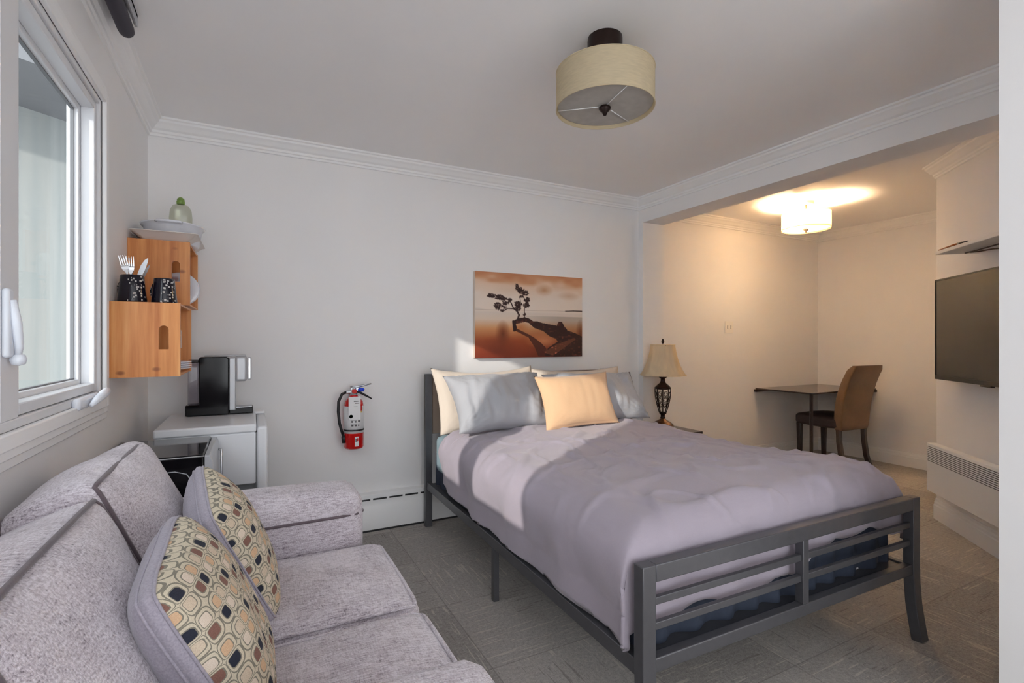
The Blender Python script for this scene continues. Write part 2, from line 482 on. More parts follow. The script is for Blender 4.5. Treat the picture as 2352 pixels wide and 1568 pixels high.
def wob(o, amp, scale, seed=0):
    """soft irregularity so cushions do not look machined"""
    for v in o.data.vertices:
        p = v.co*scale+Vector((seed*3.1, seed*1.7, seed*0.9))
        v.co += v.normal*amp*noise.noise(p)

def pillow_mb(w, h, t, c=0.07, flange=0.0, n=36, seed=0, wr=0.006, sag=0.0):
    """a stuffed pillow: width along x, height along z, thickness along y"""
    mb = MB()
    def side(sg):
        def fn(a, b):
            u = 2*a-1; v = 2*b-1
            x = w/2*u*(1-c*(1-v*v)*u*u); z = h/2*v*(1-c*(1-u*u)*v*v)
            uu = min(1, abs(u)/(1-flange)); vv = min(1, abs(v)/(1-flange))
            th = 0.003*(1 if max(abs(u), abs(v)) < 0.999 else 0) + t/2*max(0, (1-uu**2.6)*(1-vv**2.6))**0.55
            k = max(0, 1-max(uu, vv)**6)
            q = Vector((x*7+seed*5, z*7, sg*3+seed))
            wn = noise.noise(q)*wr*1.4*k + noise.noise(Vector((x*30, z*9, seed*2+sg)))*wr*0.5*k
            # creases radiating from the corners
            rad = math.atan2(abs(v)-1.05, abs(u)-1.05)
            cr = math.sin(rad*26+seed)*wr*0.5*k*min(1, (u*u*v*v)*2.2)
            y = sg*(th+wn+cr)
            y += noise.noise(Vector((x*9, z*9, seed+11)))*0.006*(1-k)
            z += -sag*(1-u*u)*(1 if v > 0 else 0)*v
            return (x, y, z)
        return fn
    mb.grid(side(-1), n, n); mb.grid(side(1), n, n)
    return mb

# ------------------------------------------------------------------ the room
LX, BY, CZ = -0.485, 3.28, 2.39          # left wall, back wall, ceiling
BX0, BX1 = 2.911, 3.136                   # dropped beam between bedroom and alcove
AY, AX = 3.40, 5.60                       # alcove walls
FY = -2.6                                 # wall behind the camera
WY0, WY1, WZ0, WZ1 = 0.80, 2.29, 0.99, 2.07   # side window rough opening
T = 0.085

struct('floor', MB().box(LX-T, AX+0.1, FY-T, AY+0.1, -0.1, 0), M['carpet'], 'grey brown modular carpet tiles laid quarter turned across the whole floor', 'carpet floor')
struct('ceiling', MB().box(LX-T, AX+0.1, FY-T, AY+0.1, CZ, CZ+0.1), M['ceiling'], 'flat white painted ceiling over bedroom and alcove', 'ceiling')
b = MB()
b.box(LX-T, LX, FY, -2.3, 0, CZ).box(LX-T, LX, -2.3, -1.0, 0, 0.9).box(LX-T, LX, -2.3, -1.0, 2.1, CZ).box(LX-T, LX, -1.0, WY0, 0, CZ).box(LX-T, LX, WY1, BY+0.12, 0, CZ).box(LX-T, LX, WY0, WY1, 0, WZ0).box(LX-T, LX, WY0, WY1, WZ1, CZ)
struct('wall_left', b, M['wall'], 'white painted wall with the window behind the sofa', 'wall')
struct('wall_back', MB().box(LX, BX0, BY, BY+0.12, 0, CZ), M['wall'], 'white wall behind the bed holding picture and extinguisher', 'wall')
struct('trim_5', MB().box(BX0, BX1, 0.66, AY, 2.195, CZ), M['wall'], 'white dropped beam between bedroom and alcove', 'beam')
struct('trim_6', MB().box(BX0, BX1, BY-0.055, AY, 0, 2.195), M['wall'], 'white pilaster carrying the beam beside the bedside lamp', 'pilaster')
struct('wall_alcove_back', MB().box(BX1, AX+0.1, AY, AY+0.12, 0, CZ), M['alcove_wall'], 'alcove wall with the light switch, warm lit', 'wall')
struct('wall_alcove_right', MB().box(AX, AX+0.12, 0.5, AY, 0, CZ), M['alcove_wall'], 'far end wall of the alcove behind the desk chair', 'wall')
b = MB()
P1 = Vector((4.13, 1.70)); DT = Vector((-0.685, -0.728)); NT_ = Vector((-0.728, 0.685))
P2 = P1+DT*1.43
b.prism([(P1.x, P1.y), (P2.x, P2.y), (P2.x, 0.54), (AX, 0.54), (AX, P1.y+0.03)], 0, CZ)
struct('wall_television', b, M['alcove_wall'], 'angled white wall that carries the television, shelf and panel heater', 'wall')
struct('wall_right', MB().box(1.93, BX1, 0.54, 0.645, 0, CZ).box(1.93, 2.04, FY, 0.54, 0, CZ), M['wall'], 'white wall end at the right edge of the picture', 'wall')
# wall behind the camera with an opening for the added fill window
b = MB()
b.box(LX-T, -0.40, FY-T, FY, 0, CZ).box(1.90, 2.04, FY-T, FY, 0, CZ).box(-0.40, 1.90, FY-T, FY, 0, 0.3).box(-0.40, 1.90, FY-T, FY, 2.3, CZ)
struct('wall_front', b, M['wall'], 'white wall behind the camera with an added window opening', 'wall')
b = MB()  # frame of the unseen rear window, added to let in fill light
for x0, x1, z0, z1 in ((-0.40, -0.34, 0.3, 2.3), (1.84, 1.90, 0.3, 2.3), (0.72, 0.78, 0.36, 2.24), (-0.34, 1.84, 0.3, 0.36), (-0.34, 1.84, 2.24, 2.3)):
    b.box(x0, x1, FY-0.10, FY-0.04, z0, z1)
struct('window_added_rear', b, M['vinyl'], 'wide white framed window added unseen behind the camera for fill light', 'window')

b = MB()  # unseen left window, added so side fill reaches the beam and right side
for y0, y1, z0, z1 in ((-2.3, -2.24, 0.9, 2.1), (-1.06, -1.0, 0.9, 2.1), (-2.24, -1.06, 0.9, 0.96), (-2.24, -1.06, 2.04, 2.1), (-1.68, -1.62, 0.96, 2.04)):
    b.box(LX-0.07, LX+0.01, y0, y1, z0, z1)
struct('window_added_left', b, M['vinyl'], 'white framed window added unseen in the left wall behind the camera for fill light', 'window')

def sweep(path, prof, z0):
    """sweep a (distance from wall, height) profile along a floor path; the room lies on the right of the path"""
    path = [Vector(p) for p in path]; rings = []; m = len(path)
    for i, p in enumerate(path):
        d0 = (path[i]-path[i-1]).normalized() if i > 0 else None
        d1 = (path[i+1]-path[i]).normalized() if i < m-1 else None
        n0 = Vector((d0.y, -d0.x)) if d0 is not None else None
        n1 = Vector((d1.y, -d1.x)) if d1 is not None else None
        if n0 is None: nn = n1
        elif n1 is None: nn = n0
        else:
            nn = (n0+n1).normalized(); nn = nn/max(0.3, nn.dot(n0))
        rings.append([(p.x+nn.x*a, p.y+nn.y*a, z0+z) for a, z in prof])
    return MB().rings(rings)
CROWN = [(0.0005, 0), (0.070, 0), (0.070, -0.010), (0.060, -0.014), (0.057, -0.024), (0.046, -0.034), (0.032, -0.052), (0.020, -0.060), (0.018, -0.072), (0.011, -0.076), (0.010, -0.088), (0.0005, -0.090)]
BASE = [(0.0005, 0), (0.016, 0), (0.016, 0.092), (0.012, 0.100), (0.012, 0.112), (0.007, 0.122), (0.006, 0.138), (0.0005, 0.140)]
struct('trim_1', sweep([(LX, FY), (LX, BY), (BX0, BY), (BX0, 0.646)], CROWN, CZ), M['trim'], 'white crown moulding around the bedroom ceiling', 'crown moulding')
struct('trim_2', sweep([(BX1, AY), (AX, AY), (AX, 1.75)], CROWN, CZ), M['trim'], 'white crown moulding around the alcove ceiling', 'crown moulding')
struct('trim_3', sweep([(AX-0.08, P1.y+0.029), (P1.x, P1.y), (P2.x, P2.y)], CROWN, CZ), M['trim'], 'white crown moulding on the angled television wall', 'crown moulding')
struct('baseboard_alcove', sweep([(BX1, AY), (AX, AY), (AX, 1.75)], BASE, 0), M['trim'], 'white baseboard around the alcove', 'baseboard')
struct('baseboard_television', sweep([(AX-0.02, P1.y+0.029), (P1.x, P1.y), (P2.x, P2.y)], BASE, 0), M['trim'], 'white baseboard under the angled television wall', 'baseboard')
# thin joint lines where lengths of crown meet are left as hairline seams
# ------------------------------------------------------------------ side window (casing, frame, two sashes)
wroot = bpy.data.objects.new('window_1', None); col.objects.link(wroot); wroot['kind'] = 'structure'; wroot['label'] = 'white casement window over the sofa'; wroot['category'] = 'window'
wroot.location = (LX, 1.545, WZ0)
def wpart(name, mb, mat, **kw):
    mb.xf(Matrix.Translation((-LX, -1.545, -WZ0))); return build(name, mb, mat, wroot, **kw)
CY0, CY1, CZ0, CZ1 = WY0-0.06, WY1+0.065, WZ0-0.075, WZ1+0.075
b = MB()
# stepped casing boards round the opening
for k, (w, d) in enumerate(((0.075, 0.010), (0.050, 0.018), (0.026, 0.027))):
    for y0, y1, z0, z1 in ((WY0-w, WY0+0.012, WZ0-w, WZ1+w), (WY1-0.012, WY1+w, WZ0-w, WZ1+w), (WY0+0.012, WY1-0.012, WZ1-0.012, WZ1+w), (WY0+0.012, WY1-0.012, WZ0-w, WZ0+0.012)):
        b.box(LX, LX+d, y0, y1, z0, z1)
wpart('casing', b, M['trim'], bevel=0.004)
b = MB()
xf0, xf1 = LX-0.08, LX+0.012
MU0, MU1 = 1.455, 1.55                     # mullion
for y0, y1, z0, z1 in ((WY0, WY0+0.035, WZ0, WZ1), (WY1-0.035, WY1, WZ0, WZ1), (MU0, MU1, WZ0+0.035, WZ1-0.03), (WY0+0.035, WY1-0.035, WZ0, WZ0+0.035), (WY0+0.035, WY1-0.035, WZ1-0.03, WZ1)):
    b.box(xf0, xf1, y0, y1, z0, z1)
wpart('frame', b, M['vinyl'], bevel=0.003)
for y0, y1, nm in ((MU1, WY1-0.035, 'far'), (WY0+0.035, MU0, 'near')):
    b = MB(); z0, z1 = WZ0+0.035, WZ1-0.03
    s1, s2 = 0.030, 0.046
    for d, x0, x1 in ((s1, LX-0.035, LX+0.004), (s2, LX-0.062, LX-0.035)):
        b.box(x0, x1, y0+0.002, y0+d, z0+0.002, z1-0.002).box(x0, x1, y1-d, y1-0.002, z0+0.002, z1-0.002)
        b.box(x0, x1, y0+d, y1-d, z0+0.002, z0+d).box(x0, x1, y0+d, y1-d, z1-d, z1-0.002)
    wpart('sash', b, M['vinyl'], bevel=0.003)
    g = MB()
    for (a0, a1, c0, c1) in ((y0+s2, y0+s2+0.004, z0+s2, z1-s2), (y1-s2-0.004, y1-s2, z0+s2, z1-s2), (y0+s2, y1-s2, z0+s2, z0+s2+0.004), (y0+s2, y1-s2, z1-s2-0.004, z1-s2)):
        g.box(LX-0.058, LX-0.048, a0, a1, c0, c1)
    wpart('gasket', g, M['gasket'])
    wpart('glass_pane', MB().box(LX-0.056, LX-0.052, y0+s2-0.005, y1-s2+0.005, z0+s2-0.005, z1-s2+0.005), M['pane'])
# lock lever on the mullion, folding crank on the bottom rail
b = MB()
b.box(LX+0.012, LX+0.026, 1.456, 1.484, 1.165, 1.315)
wpart('lock_plate', b, M['vinyl_handle'], bevel=0.006)
b = MB().tube([(LX+0.026, 1.470, 1.29), (LX+0.032, 1.474, 1.24), (LX+0.034, 1.482, 1.19), (LX+0.030, 1.488, 1.165)], [0.008, 0.010, 0.008, 0.006], 12)
b.lathe([(0.001, -0.014), (0.012, -0.010), (0.015, 0), (0.012, 0.010), (0.001, 0.014)], (LX+0.030, 1.490, 1.160), 14)
wpart('lock_lever', b, M['vinyl_handle'], smooth=True)
b = MB().box(LX+0.012, LX+0.034, 1.93, 2.17, 0.990, 1.028)
wpart('crank_base', b, M['vinyl_handle'], bevel=0.010)
b = MB().tube([(LX+0.044, 2.00, 1.000), (LX+0.052, 2.04, 1.016), (LX+0.054, 2.10, 1.026), (LX+0.050, 2.16, 1.030), (LX+0.044, 2.19, 1.022)], [0.006, 0.012, 0.014, 0.013, 0.008], 12)
wpart('crank_handle', b, M['vinyl_handle'], smooth=True)
# exterior seen through the glass
struct('wall_exterior', MB().box(-5.2, LX-T-0.02, 3.45, 3.55, -0.5, 2.22), M['siding'], 'pale board clad wall outside the window', 'exterior wall')
b = MB().prism([(-5.2, 3.36), (LX-T-0.02, 2.30), (LX-T-0.02, 2.42), (-5.2, 3.48)], 2.75, 3.6, 'y')
struct('trim_7', b, M['soffit'], 'grey eave soffit outside the window', 'soffit')
struct('wall_exterior_upper', MB().prism([(-5.2, 2.22), (LX-T-0.02, 2.22), (LX-T-0.02, 2.32), (-5.2, 3.38)], 3.45, 3.55, 'y'), M['siding'], 'pale gable boards under the eave outside the window', 'exterior wall')
struct('ground_exterior', MB().box(-6, LX-T-0.02, -6, 3.6, -0.6, -0.5), M['soffit'], 'pale ground outside the window', 'ground')

# ------------------------------------------------------------------ baseboard heater on the back wall
t = thing('baseboard_heater', 'long white baseboard heater along the back wall behind the bed', 'heater', (1.15, BY, 0))
x0, x1 = -1.10, 1.45
build('casing', MB().prism([(-0.001, 0.012), (-0.060, 0.012), (-0.062, 0.15), (-0.056, 0.158), (-0.055, 0.185), (-0.050, 0.232), (-0.001, 0.238)], x0, x1, 'x'), M['heater'], t, bevel=0.003)
b = MB()
rr = random.Random(3)
x = x0+0.02
while x < x1-0.05:
    w = 0.085
    b.box(x, x+w, -0.0565, -0.052, 0.198, 0.2075); x += w+0.018
build('vent_slots', b, M['heater_dark'], t)
build('end_cap', MB().box(x0-0.008, x0+0.03, -0.064, -0.001, 0.012, 0.242), M['heater'], t, bevel=0.003)
build('end_cap', MB().box(x1-0.03, x1+0.008, -0.064, -0.001, 0.012, 0.242), M['heater'], t, bevel=0.003)
build('base_strip', MB().box(x0, x1, -0.056, -0.002, 0.0, 0.012), M['heater_dark'], t)

# ------------------------------------------------------------------ roller blind above the window
t = thing('roller_blind', 'dark rolled up blind mounted above the window at the ceiling', 'blind', (LX, 1.5, CZ))
b = MB()
prof = [(0.002, 0)] ; L = 2.27
pts = [(0.085, -0.75+0.0, -0.06), (0.085, 0.755, -0.06), (0.085, 0.775, -0.06), (0.085, 0.788, -0.06), (0.085, 0.793, -0.06)]
b.tube(pts, [0.026, 0.026, 0.024, 0.015, 0.004], 24)
build('roll', b, M['blind'], t, smooth=True)
b = MB().box(0.112, 0.120, -0.75, 0.76, -0.045, -0.0005).box(0.062, 0.120, -0.75, 0.76, -0.012, -0.0005)
build('mounting_rail', b, M['steel'], t)

# ------------------------------------------------------------------ ceiling lights
def drum_light(label, loc, R, H, zt, canopy_r, canopy_h, mat_metal, shade, diff, lit, stem=False, tilt=0):
    t = thing('ceiling_light', label, 'ceiling light', loc)
    b = MB().lathe([(canopy_r*0.98, -0.0005), (canopy_r, -0.01), (canopy_r, -canopy_h*0.75), (canopy_r*0.93, -canopy_h)], n=40)
    build('canopy', b, mat_metal, t, smooth=True, angle=40)
    build('stem', MB().tube([(0, 0, -canopy_h+0.002), (0, 0, zt-H-0.012)], 0.008 if stem else 0.012, 12), mat_metal, t, smooth=True)
    b = MB(); n = 64
    b.rings([[(r*math.cos(2*PI*j/n), r*math.sin(2*PI*j/n), z) for j in range(n)] for r, z in ((R, zt), (R, zt-H), (R-0.0025, zt-H), (R-0.0025, zt))], closed=True)
    sh = build('drum_shade', b, shade, t, smooth=True, angle=50)
    for z in (zt, zt-H):
        rim = MB(); rim.tube([(R*math.cos(2*PI*j/48), R*math.sin(2*PI*j/48), z) for j in range(48)], 0.0022, 6, closed=True)
        build('rim', rim, shade, sh, smooth=True)
    b = MB().lathe([(R-0.006, zt-H+0.012), (R-0.006, zt-H+0.016)], n=64)
    dd = build('diffuser', b, diff, t)
    sp = MB()
    for a in (0.35, 0.35+2*PI/3, 0.35+4*PI/3):
        sp.tube([(0, 0, zt-H+0.009), ((R-0.004)*math.cos(a), (R-0.004)*math.sin(a), zt-H+0.009)], 0.0018, 6)
    build('spokes', sp, M['trim'], t, smooth=True)
    z = zt-H
    fin = MB().lathe([(0.001, -0.030+0.002), (0.006, -0.026), (0.010, -0.016), (0.022, -0.004), (0.024, 0.004), (0.018, 0.010), (0.006, 0.0115)], (0, 0, z), 24)
    build('finial', fin, mat_metal, t, smooth=True)
    for a in (0.9, 0.9+2*PI/3, 0.9+4*PI/3)[:3 if not lit else 2]:
        bx, by = R*0.45*math.cos(a), R*0.45*math.sin(a)
        build('bulb', MB().lathe([(0.001, -0.05), (0.018, -0.044), (0.028, -0.022), (0.026, 0.0), (0.014, 0.022), (0.013, 0.05), (0.001, 0.05)], (bx, by, zt-H*0.45), 20), M['bulb_on'] if lit else M['diffuser'], t, smooth=True)
    return t
drum_light('large cream linen drum ceiling light with dark bronze canopy over the bed, switched off', (1.235, 1.585, CZ), 0.190, 0.142, -0.135, 0.068, 0.095, M['bronze'], M['shade'], M['diffuser'], False)
al = drum_light('small lit drum ceiling light with brushed canopy in the alcove', (4.21, 2.655, CZ), 0.185, 0.135, -0.10, 0.062, 0.026, M['nickel'], M['shade_sheer'], M['diffuser_lit'], True, stem=True)
for a in (0.9, 0.9+2*PI/3):
    pl = bpy.data.lights.new('bulb_light', 'POINT'); pl.energy = 300; pl.color = (1.0, 0.70, 0.42); pl.shadow_soft_size = 0.03
    po = bpy.data.objects.new('bulb_light', pl); col.objects.link(po); po.parent = al
    po.location = (0.095*math.cos(a), 0.095*math.sin(a), -0.178)

# ------------------------------------------------------------------ picture above the bed
def picture_pixels(W, H):
    yy, xx = np.mgrid[0:H, 0:W]; U = xx/(W-1); V = yy/(H-1)
    rs = np.random.RandomState(5)
    def smooth_noise(nx, ny):
        g = rs.rand(ny+1, nx+1); gx = U*(nx-1e-6); gy = V*(ny-1e-6)
        ix = gx.astype(int); iy = gy.astype(int); fx = gx-ix; fy = gy-iy
        fx = fx*fx*(3-2*fx); fy = fy*fy*(3-2*fy)
        return (g[iy, ix]*(1-fx)+g[iy, ix+1]*fx)*(1-fy)+(g[iy+1, ix]*(1-fx)+g[iy+1, ix+1]*fx)*fy
    def grad(x, stops):
        out = np.zeros(x.shape+(3,))
        for c in range(3): out[..., c] = np.interp(x, [s[0] for s in stops], [s[1][c] for s in stops])
        return out
    cl = smooth_noise(6, 9)*0.6+smooth_noise(14, 20)*0.4
    img = grad(V+(cl-0.5)*0.16*(V < .44), [(0, (190, 126, 86)), (0.06, (202, 146, 108)), (0.14, (222, 192, 168)), (0.3, (230, 214, 200)), (0.44, (230, 214, 200)), (0.47, (218, 204, 192)), (0.55, (222, 202, 184)), (0.66, (210, 148, 98)), (0.8, (158, 74, 34)), (1.0, (134, 50, 26))])
    right = np.clip((U-0.35)/0.4, 0, 1)
    img = img*(1-0.18*(right*(V > 0.5))[..., None])
    # lighter sky on the right, smudge of cloud
    def blob(cx, cy, rx, ry, colr, a, p=1.0):
        nonlocal img
        d = np.sqrt(((U-cx)/rx)**2+((V-cy)/ry)**2)
        k = (np.clip(1-d, 0, 1)**p*a)[..., None]; img = img*(1-k)+np.array(colr)*k
    blob(0.62, 0.18, 0.09, 0.08, (176, 120, 78), 0.7)
    blob(0.86, 0.24, 0.12, 0.06, (186, 140, 106), 0.6)
    blob(0.75, 0.3, 0.3, 0.12, (224, 208, 194), 0.5)
    blob(0.25, 0.2, 0.3, 0.1, (222, 200, 180), 0.5)
    blob(0.24, 0.72, 0.07, 0.17, (110, 48, 20), 0.95)
    blob(0.22, 0.92, 0.2, 0.2, (116, 46, 20), 0.7)
    blob(0.98, 0.72, 0.05, 0.2, (96, 48, 26), 0.9)
    blob(0.40, 0.64, 0.08, 0.1, (176, 96, 44), 0.6)
    blob(0.62, 0.80, 0.2, 0.10, (214, 146, 100), 0.8)
    def nx(x): return (x-185)/1515
    def ny(x, y):
        top = 165+(x-185)/1515*80; bot = 1395-(x-185)/1515*40
        return (y-top)/(bot-top)
    def poly(pts, colr, alpha=1.0, tex=0):
        nonlocal img
        q = [(nx(x), ny(x, y)) for x, y in pts]
        ins = np.zeros(U.shape, bool)
        for (x1, y1), (x2, y2) in zip(q, q[1:]+q[:1]):
            cond = ((y1 > V) != (y2 > V))
            with np.errstate(divide='ignore', invalid='ignore'):
                xi = (x2-x1)*(V-y1)/(y2-y1+1e-12)+x1
            ins ^= cond & (U < xi)
        k = (ins*alpha)[..., None]
        c = np.array(colr)*np.ones(img.shape)
        if tex:
            tn = smooth_noise(60, 40)*smooth_noise(30, 60)
            c = c+np.clip(tn-0.34, 0, 1)[..., None]*np.array((300, 170, 130))*tex
        img = img*(1-k)+c*k
    def line(pts, w0, w1, colr):
        nonlocal img
        q = [(nx(x), ny(x, y)) for x, y in pts]; ar = 1515/1170
        m = len(q)-1
        for i, ((x1, y1), (x2, y2)) in enumerate(zip(q, q[1:])):
            dx, dy = (x2-x1)*ar, y2-y1
            tt = np.clip((((U-x1)*ar)*dx+(V-y1)*dy)/(dx*dx+dy*dy+1e-12), 0, 1)
            d = np.sqrt(((U-x1)*ar-tt*dx)**2+(V-y1-tt*dy)**2)
            w = (w0+(w1-w0)*(i+tt)/m)/1170
            k = np.clip((w-d)/(1.2/H)+0.5, 0, 1)[..., None]; img = img*(1-k)+np.array(colr)*k
    dark = (44, 16, 12)
    poly([(690, 990), (720, 930), (745, 975), (900, 1050), (980, 1095), (1080, 1170), (1150, 1240), (1200, 1360), (1040, 1360), (985, 1230), (900, 1095), (760, 1025)], (70, 26, 16), 0.85)
    poly([(690, 860), (760, 822), (850, 808), (920, 830), (960, 862), (1020, 862), (1100, 888), (1220, 908), (1310, 922), (1335, 868), (1385, 864), (1425, 930), (1475, 992), (1580, 1022), (1710, 1078), (1710, 1360), (1130, 1360), (1180, 1240), (1322, 1150), (1300, 1110), (1200, 1072), (1110, 1002), (985, 962), (905, 892), (850, 876), (725, 906), (740, 965), (720, 1010), (690, 990)], dark, 1.0, 0.5)
    poly([(1120, 1300), (1300, 1190), (1560, 1100), (1600, 1115), (1400, 1250), (1250, 1350)], (120, 66, 46), 0.7, 1.2)
    line([(690, 870), (700, 1000)], 16, 12, dark)
    line([(1440, 717), (1560, 712), (1710, 716)], 6, 9, (70, 52, 42))
    line([(185, 708), (700, 712), (1440, 716)], 1.5, 1.5, (176, 152, 136))
    line([(755, 822), (768, 780), (745, 730), (695, 690), (664, 620), (640, 570), (540, 530)], 13, 4, dark)
    line([(695, 690), (610, 688), (545, 735), (480, 680)], 8, 3, dark)
    line([(745, 730), (760, 650), (790, 600), (780, 540)], 6, 2, dark)
    line([(845, 810), (842, 700), (868, 600), (820, 500), (745, 380)], 5, 2, dark)
    for cx, cy, rx, ry, n in ((400, 512, 62, 26, 34), (500, 530, 60, 34, 40), (560, 550, 40, 20, 16), (632, 568, 30, 20, 14), (480, 655, 45, 45, 34), (540, 690, 60, 40, 24), (590, 612, 55, 26, 26), (760, 625, 52, 40, 44), (745, 685, 40, 36, 26), (740, 385, 22, 42, 18), (795, 430, 42, 44, 40), (860, 470, 40, 30, 30), (800, 520, 26, 18, 8), (880, 565, 40, 30, 30), (868, 635, 42, 36, 34), (850, 770, 14, 18, 6)):
        for _ in range(n):
            a = rs.rand()*2*PI; r = math.sqrt(rs.rand())
            x, y = cx+rx*r*math.cos(a), cy+ry*r*math.sin(a)
            th = rs.rand()*PI
            line([(x-9*math.cos(th), y-7*math.sin(th)), (x+9*math.cos(th), y+7*math.sin(th))], 7, 5, dark)
    img = np.clip(img, 0, 255)/255
    return np.where(img <= 0.04045, img/12.92, ((img+0.055)/1.055)**2.4)
t = thing('canvas_picture', 'sepia canvas of a small bent tree on a log in water, hung above the bed', 'picture', (1.85, BY, 1.083))
PW, PH, PD = 0.912, 0.612, 0.035
W_, H_ = 264, 178
pix = picture_pixels(W_, H_)
b = MB().grid(lambda a, c: (-PW/2+PW*a, -PD-0.0006, PH*(1-c)), W_-1, H_-1)
po = build('print', b, M['print'], t)
at = po.data.attributes.new('print', 'FLOAT_COLOR', 'POINT')
flat = np.ones((H_, W_, 4)); flat[..., :3] = pix
at.data.foreach_set('color', flat.reshape(-1).astype(np.float32))
build('stretched_canvas', MB().box(-PW/2, PW/2, -PD, -0.001, 0, PH), M['canvas_edge'], t, bevel=0.003)

# ------------------------------------------------------------------ fire extinguisher
t = thing('fire_extinguisher', 'red fire extinguisher with white label and black hose hung on the back wall', 'fire extinguisher', (0.565, BY-0.085, 0.545))
r = 0.058
build('cylinder', MB().lathe([(0.03, 0.0), (r-0.006, 0.002), (r, 0.012), (r, 0.26), (r-0.006, 0.288), (r-0.024, 0.310), (0.022, 0.322), (0.020, 0.33)], n=40), M['red_gloss'], t, smooth=True)
def patch(a0, a1, z0, z1, rr_, n=18):
    return MB().grid(lambda u, v: (rr_*math.cos(a0+(a1-a0)*u), rr_*math.sin(a0+(a1-a0)*u), z0+(z1-z0)*v), n, 1)
D = math.radians
build('label', patch(D(150), D(408), 0.098, 0.262, r+0.0006, 40), M['label_white'], t, solid=0.0006, smooth=True)
ink = MB()
def mark(a0, a1, z0, z1): ink.v += [] ; p = patch(D(a0), D(a1), z0, z1, r+0.0013, 4); ink.add(p.v, p.f)
for z, a0, a1 in ((0.142, 246, 258), (0.142, 264, 276), (0.142, 284, 292), (0.165, 246, 254), (0.165, 268, 274), (0.168, 284, 296), (0.186, 270, 276), (0.200, 284, 294), (0.215, 288, 296), (0.238, 286, 292)):
    mark(a0, a1, z, z+0.010)
for z in (0.152, 0.156, 0.176, 0.180): mark(244, 278, z, z+0.0012)
build('label_print', ink, M['ink'], t)
build('hose_band', MB().lathe([(r+0.003, 0.112), (r+0.003, 0.121), (r+0.0009, 0.121), (r+0.0009, 0.112)], n=40, cap=False), M['rubber'], t, smooth=True)
build('maker_label', patch(D(266), D(290), 0.020, 0.078, r+0.0008, 6), M['label_white'], t, solid=0.0006)
b = patch(D(269), D(275), 0.048, 0.068, r+0.0016, 3); build('label_mark', b, M['ink'], t)
b = patch(D(276), D(286), 0.050, 0.070, r+0.0016, 3); build('label_mark', b, M['ink_red'], t)
b = patch(D(294), D(316), 0.232, 0.262, r+0.0014, 4); build('warning_mark', b, M['ink_red'], t)
b = patch(D(294), D(314), 0.222, 0.231, r+0.0014, 4); build('warning_mark', b, M['ink_yellow'], t)
# hanging service tag
b = MB().box(-0.042, 0.028, -r-0.007, -r-0.0055, 0.182, 0.322)
tg = build('service_tag', b, M['label_white'], t)
build('tag_mark', MB().lathe([(0.001, 0), (0.011, 0.0)], n=20).xf(Matrix.Translation((-0.028, -r-0.0076, 0.204)) @ Matrix.Rotation(PI/2, 4, 'X')), M['ink_green'], tg)
b = MB().box(-0.012, 0.016, -r-0.0078, -r-0.0072, 0.292, 0.296).box(-0.004, 0.020, -r-0.0078, -r-0.0072, 0.280, 0.284).box(-0.012, 0.010, -r-0.0078, -r-0.0072, 0.262, 0.2635)
build('tag_print', b, M['ink'], tg)
b = MB().lathe([(0.020, 0.322), (0.022, 0.335), (0.016, 0.340), (0.016, 0.368), (0.010, 0.374)], n=20)
b.tube([(0, 0, 0.345), (-0.045, 0, 0.345)], 0.010, 12)
b.box(-0.016, 0.03, -0.010, 0.010, 0.352, 0.372)
build('valve', b, M['steel'], t, smooth=True, angle=40)
build('gauge', MB().lathe([(0.001, -0.004), (0.014, -0.004), (0.015, 0.003), (0.001, 0.005)], n=20).xf(Matrix.Translation((0, -0.016, 0.350)) @ Matrix.Rotation(PI/2, 4, 'X')), M['ink_red'], t, smooth=True, angle=40)
b = MB().tube([(-0.02, 0, 0.374), (0.02, 0, 0.376), (0.07, 0, 0.386), (0.105, 0, 0.392)], [0.008, 0.008, 0.006, 0.004], 8)
build('carry_handle', b, M['steel'], t, smooth=True)
b = MB().tube([(0.01, 0, 0.352), (0.04, 0, 0.338), (0.075, 0, 0.318), (0.108, 0, 0.298)], [0.007, 0.007, 0.006, 0.004], 8)
build('squeeze_lever', b, M['black_matte'], t, smooth=True)
build('safety_tag', MB().lathe([(0.001, -0.012), (0.016, -0.010), (0.022, 0), (0.016, 0.010), (0.001, 0.012)], (0.042, -0.010, 0.358), 18), M['blue_plastic'], t, smooth=True)
b = MB().tube([(-0.045, 0, 0.345), (-0.070, 0, 0.335), (-0.090, 0, 0.29), (-0.093, -0.005, 0.23), (-0.086, -0.01, 0.16), (-0.075, -0.012, 0.115), (-0.068, -0.012, 0.095)], 0.0085, 12)
build('hose', b, M['rubber'], t, smooth=True)
build('nozzle', MB().tube([(-0.068, -0.012, 0.096), (-0.064, -0.012, 0.080), (-0.063, -0.012, 0.078), (-0.060, -0.012, 0.040)], [0.008, 0.008, 0.013, 0.012], 14), M['black_matte'], t, smooth=True)
build('wall_bracket', MB().box(-0.02, 0.02, r-0.002, 0.0845, 0.18, 0.34), M['steel'], t)

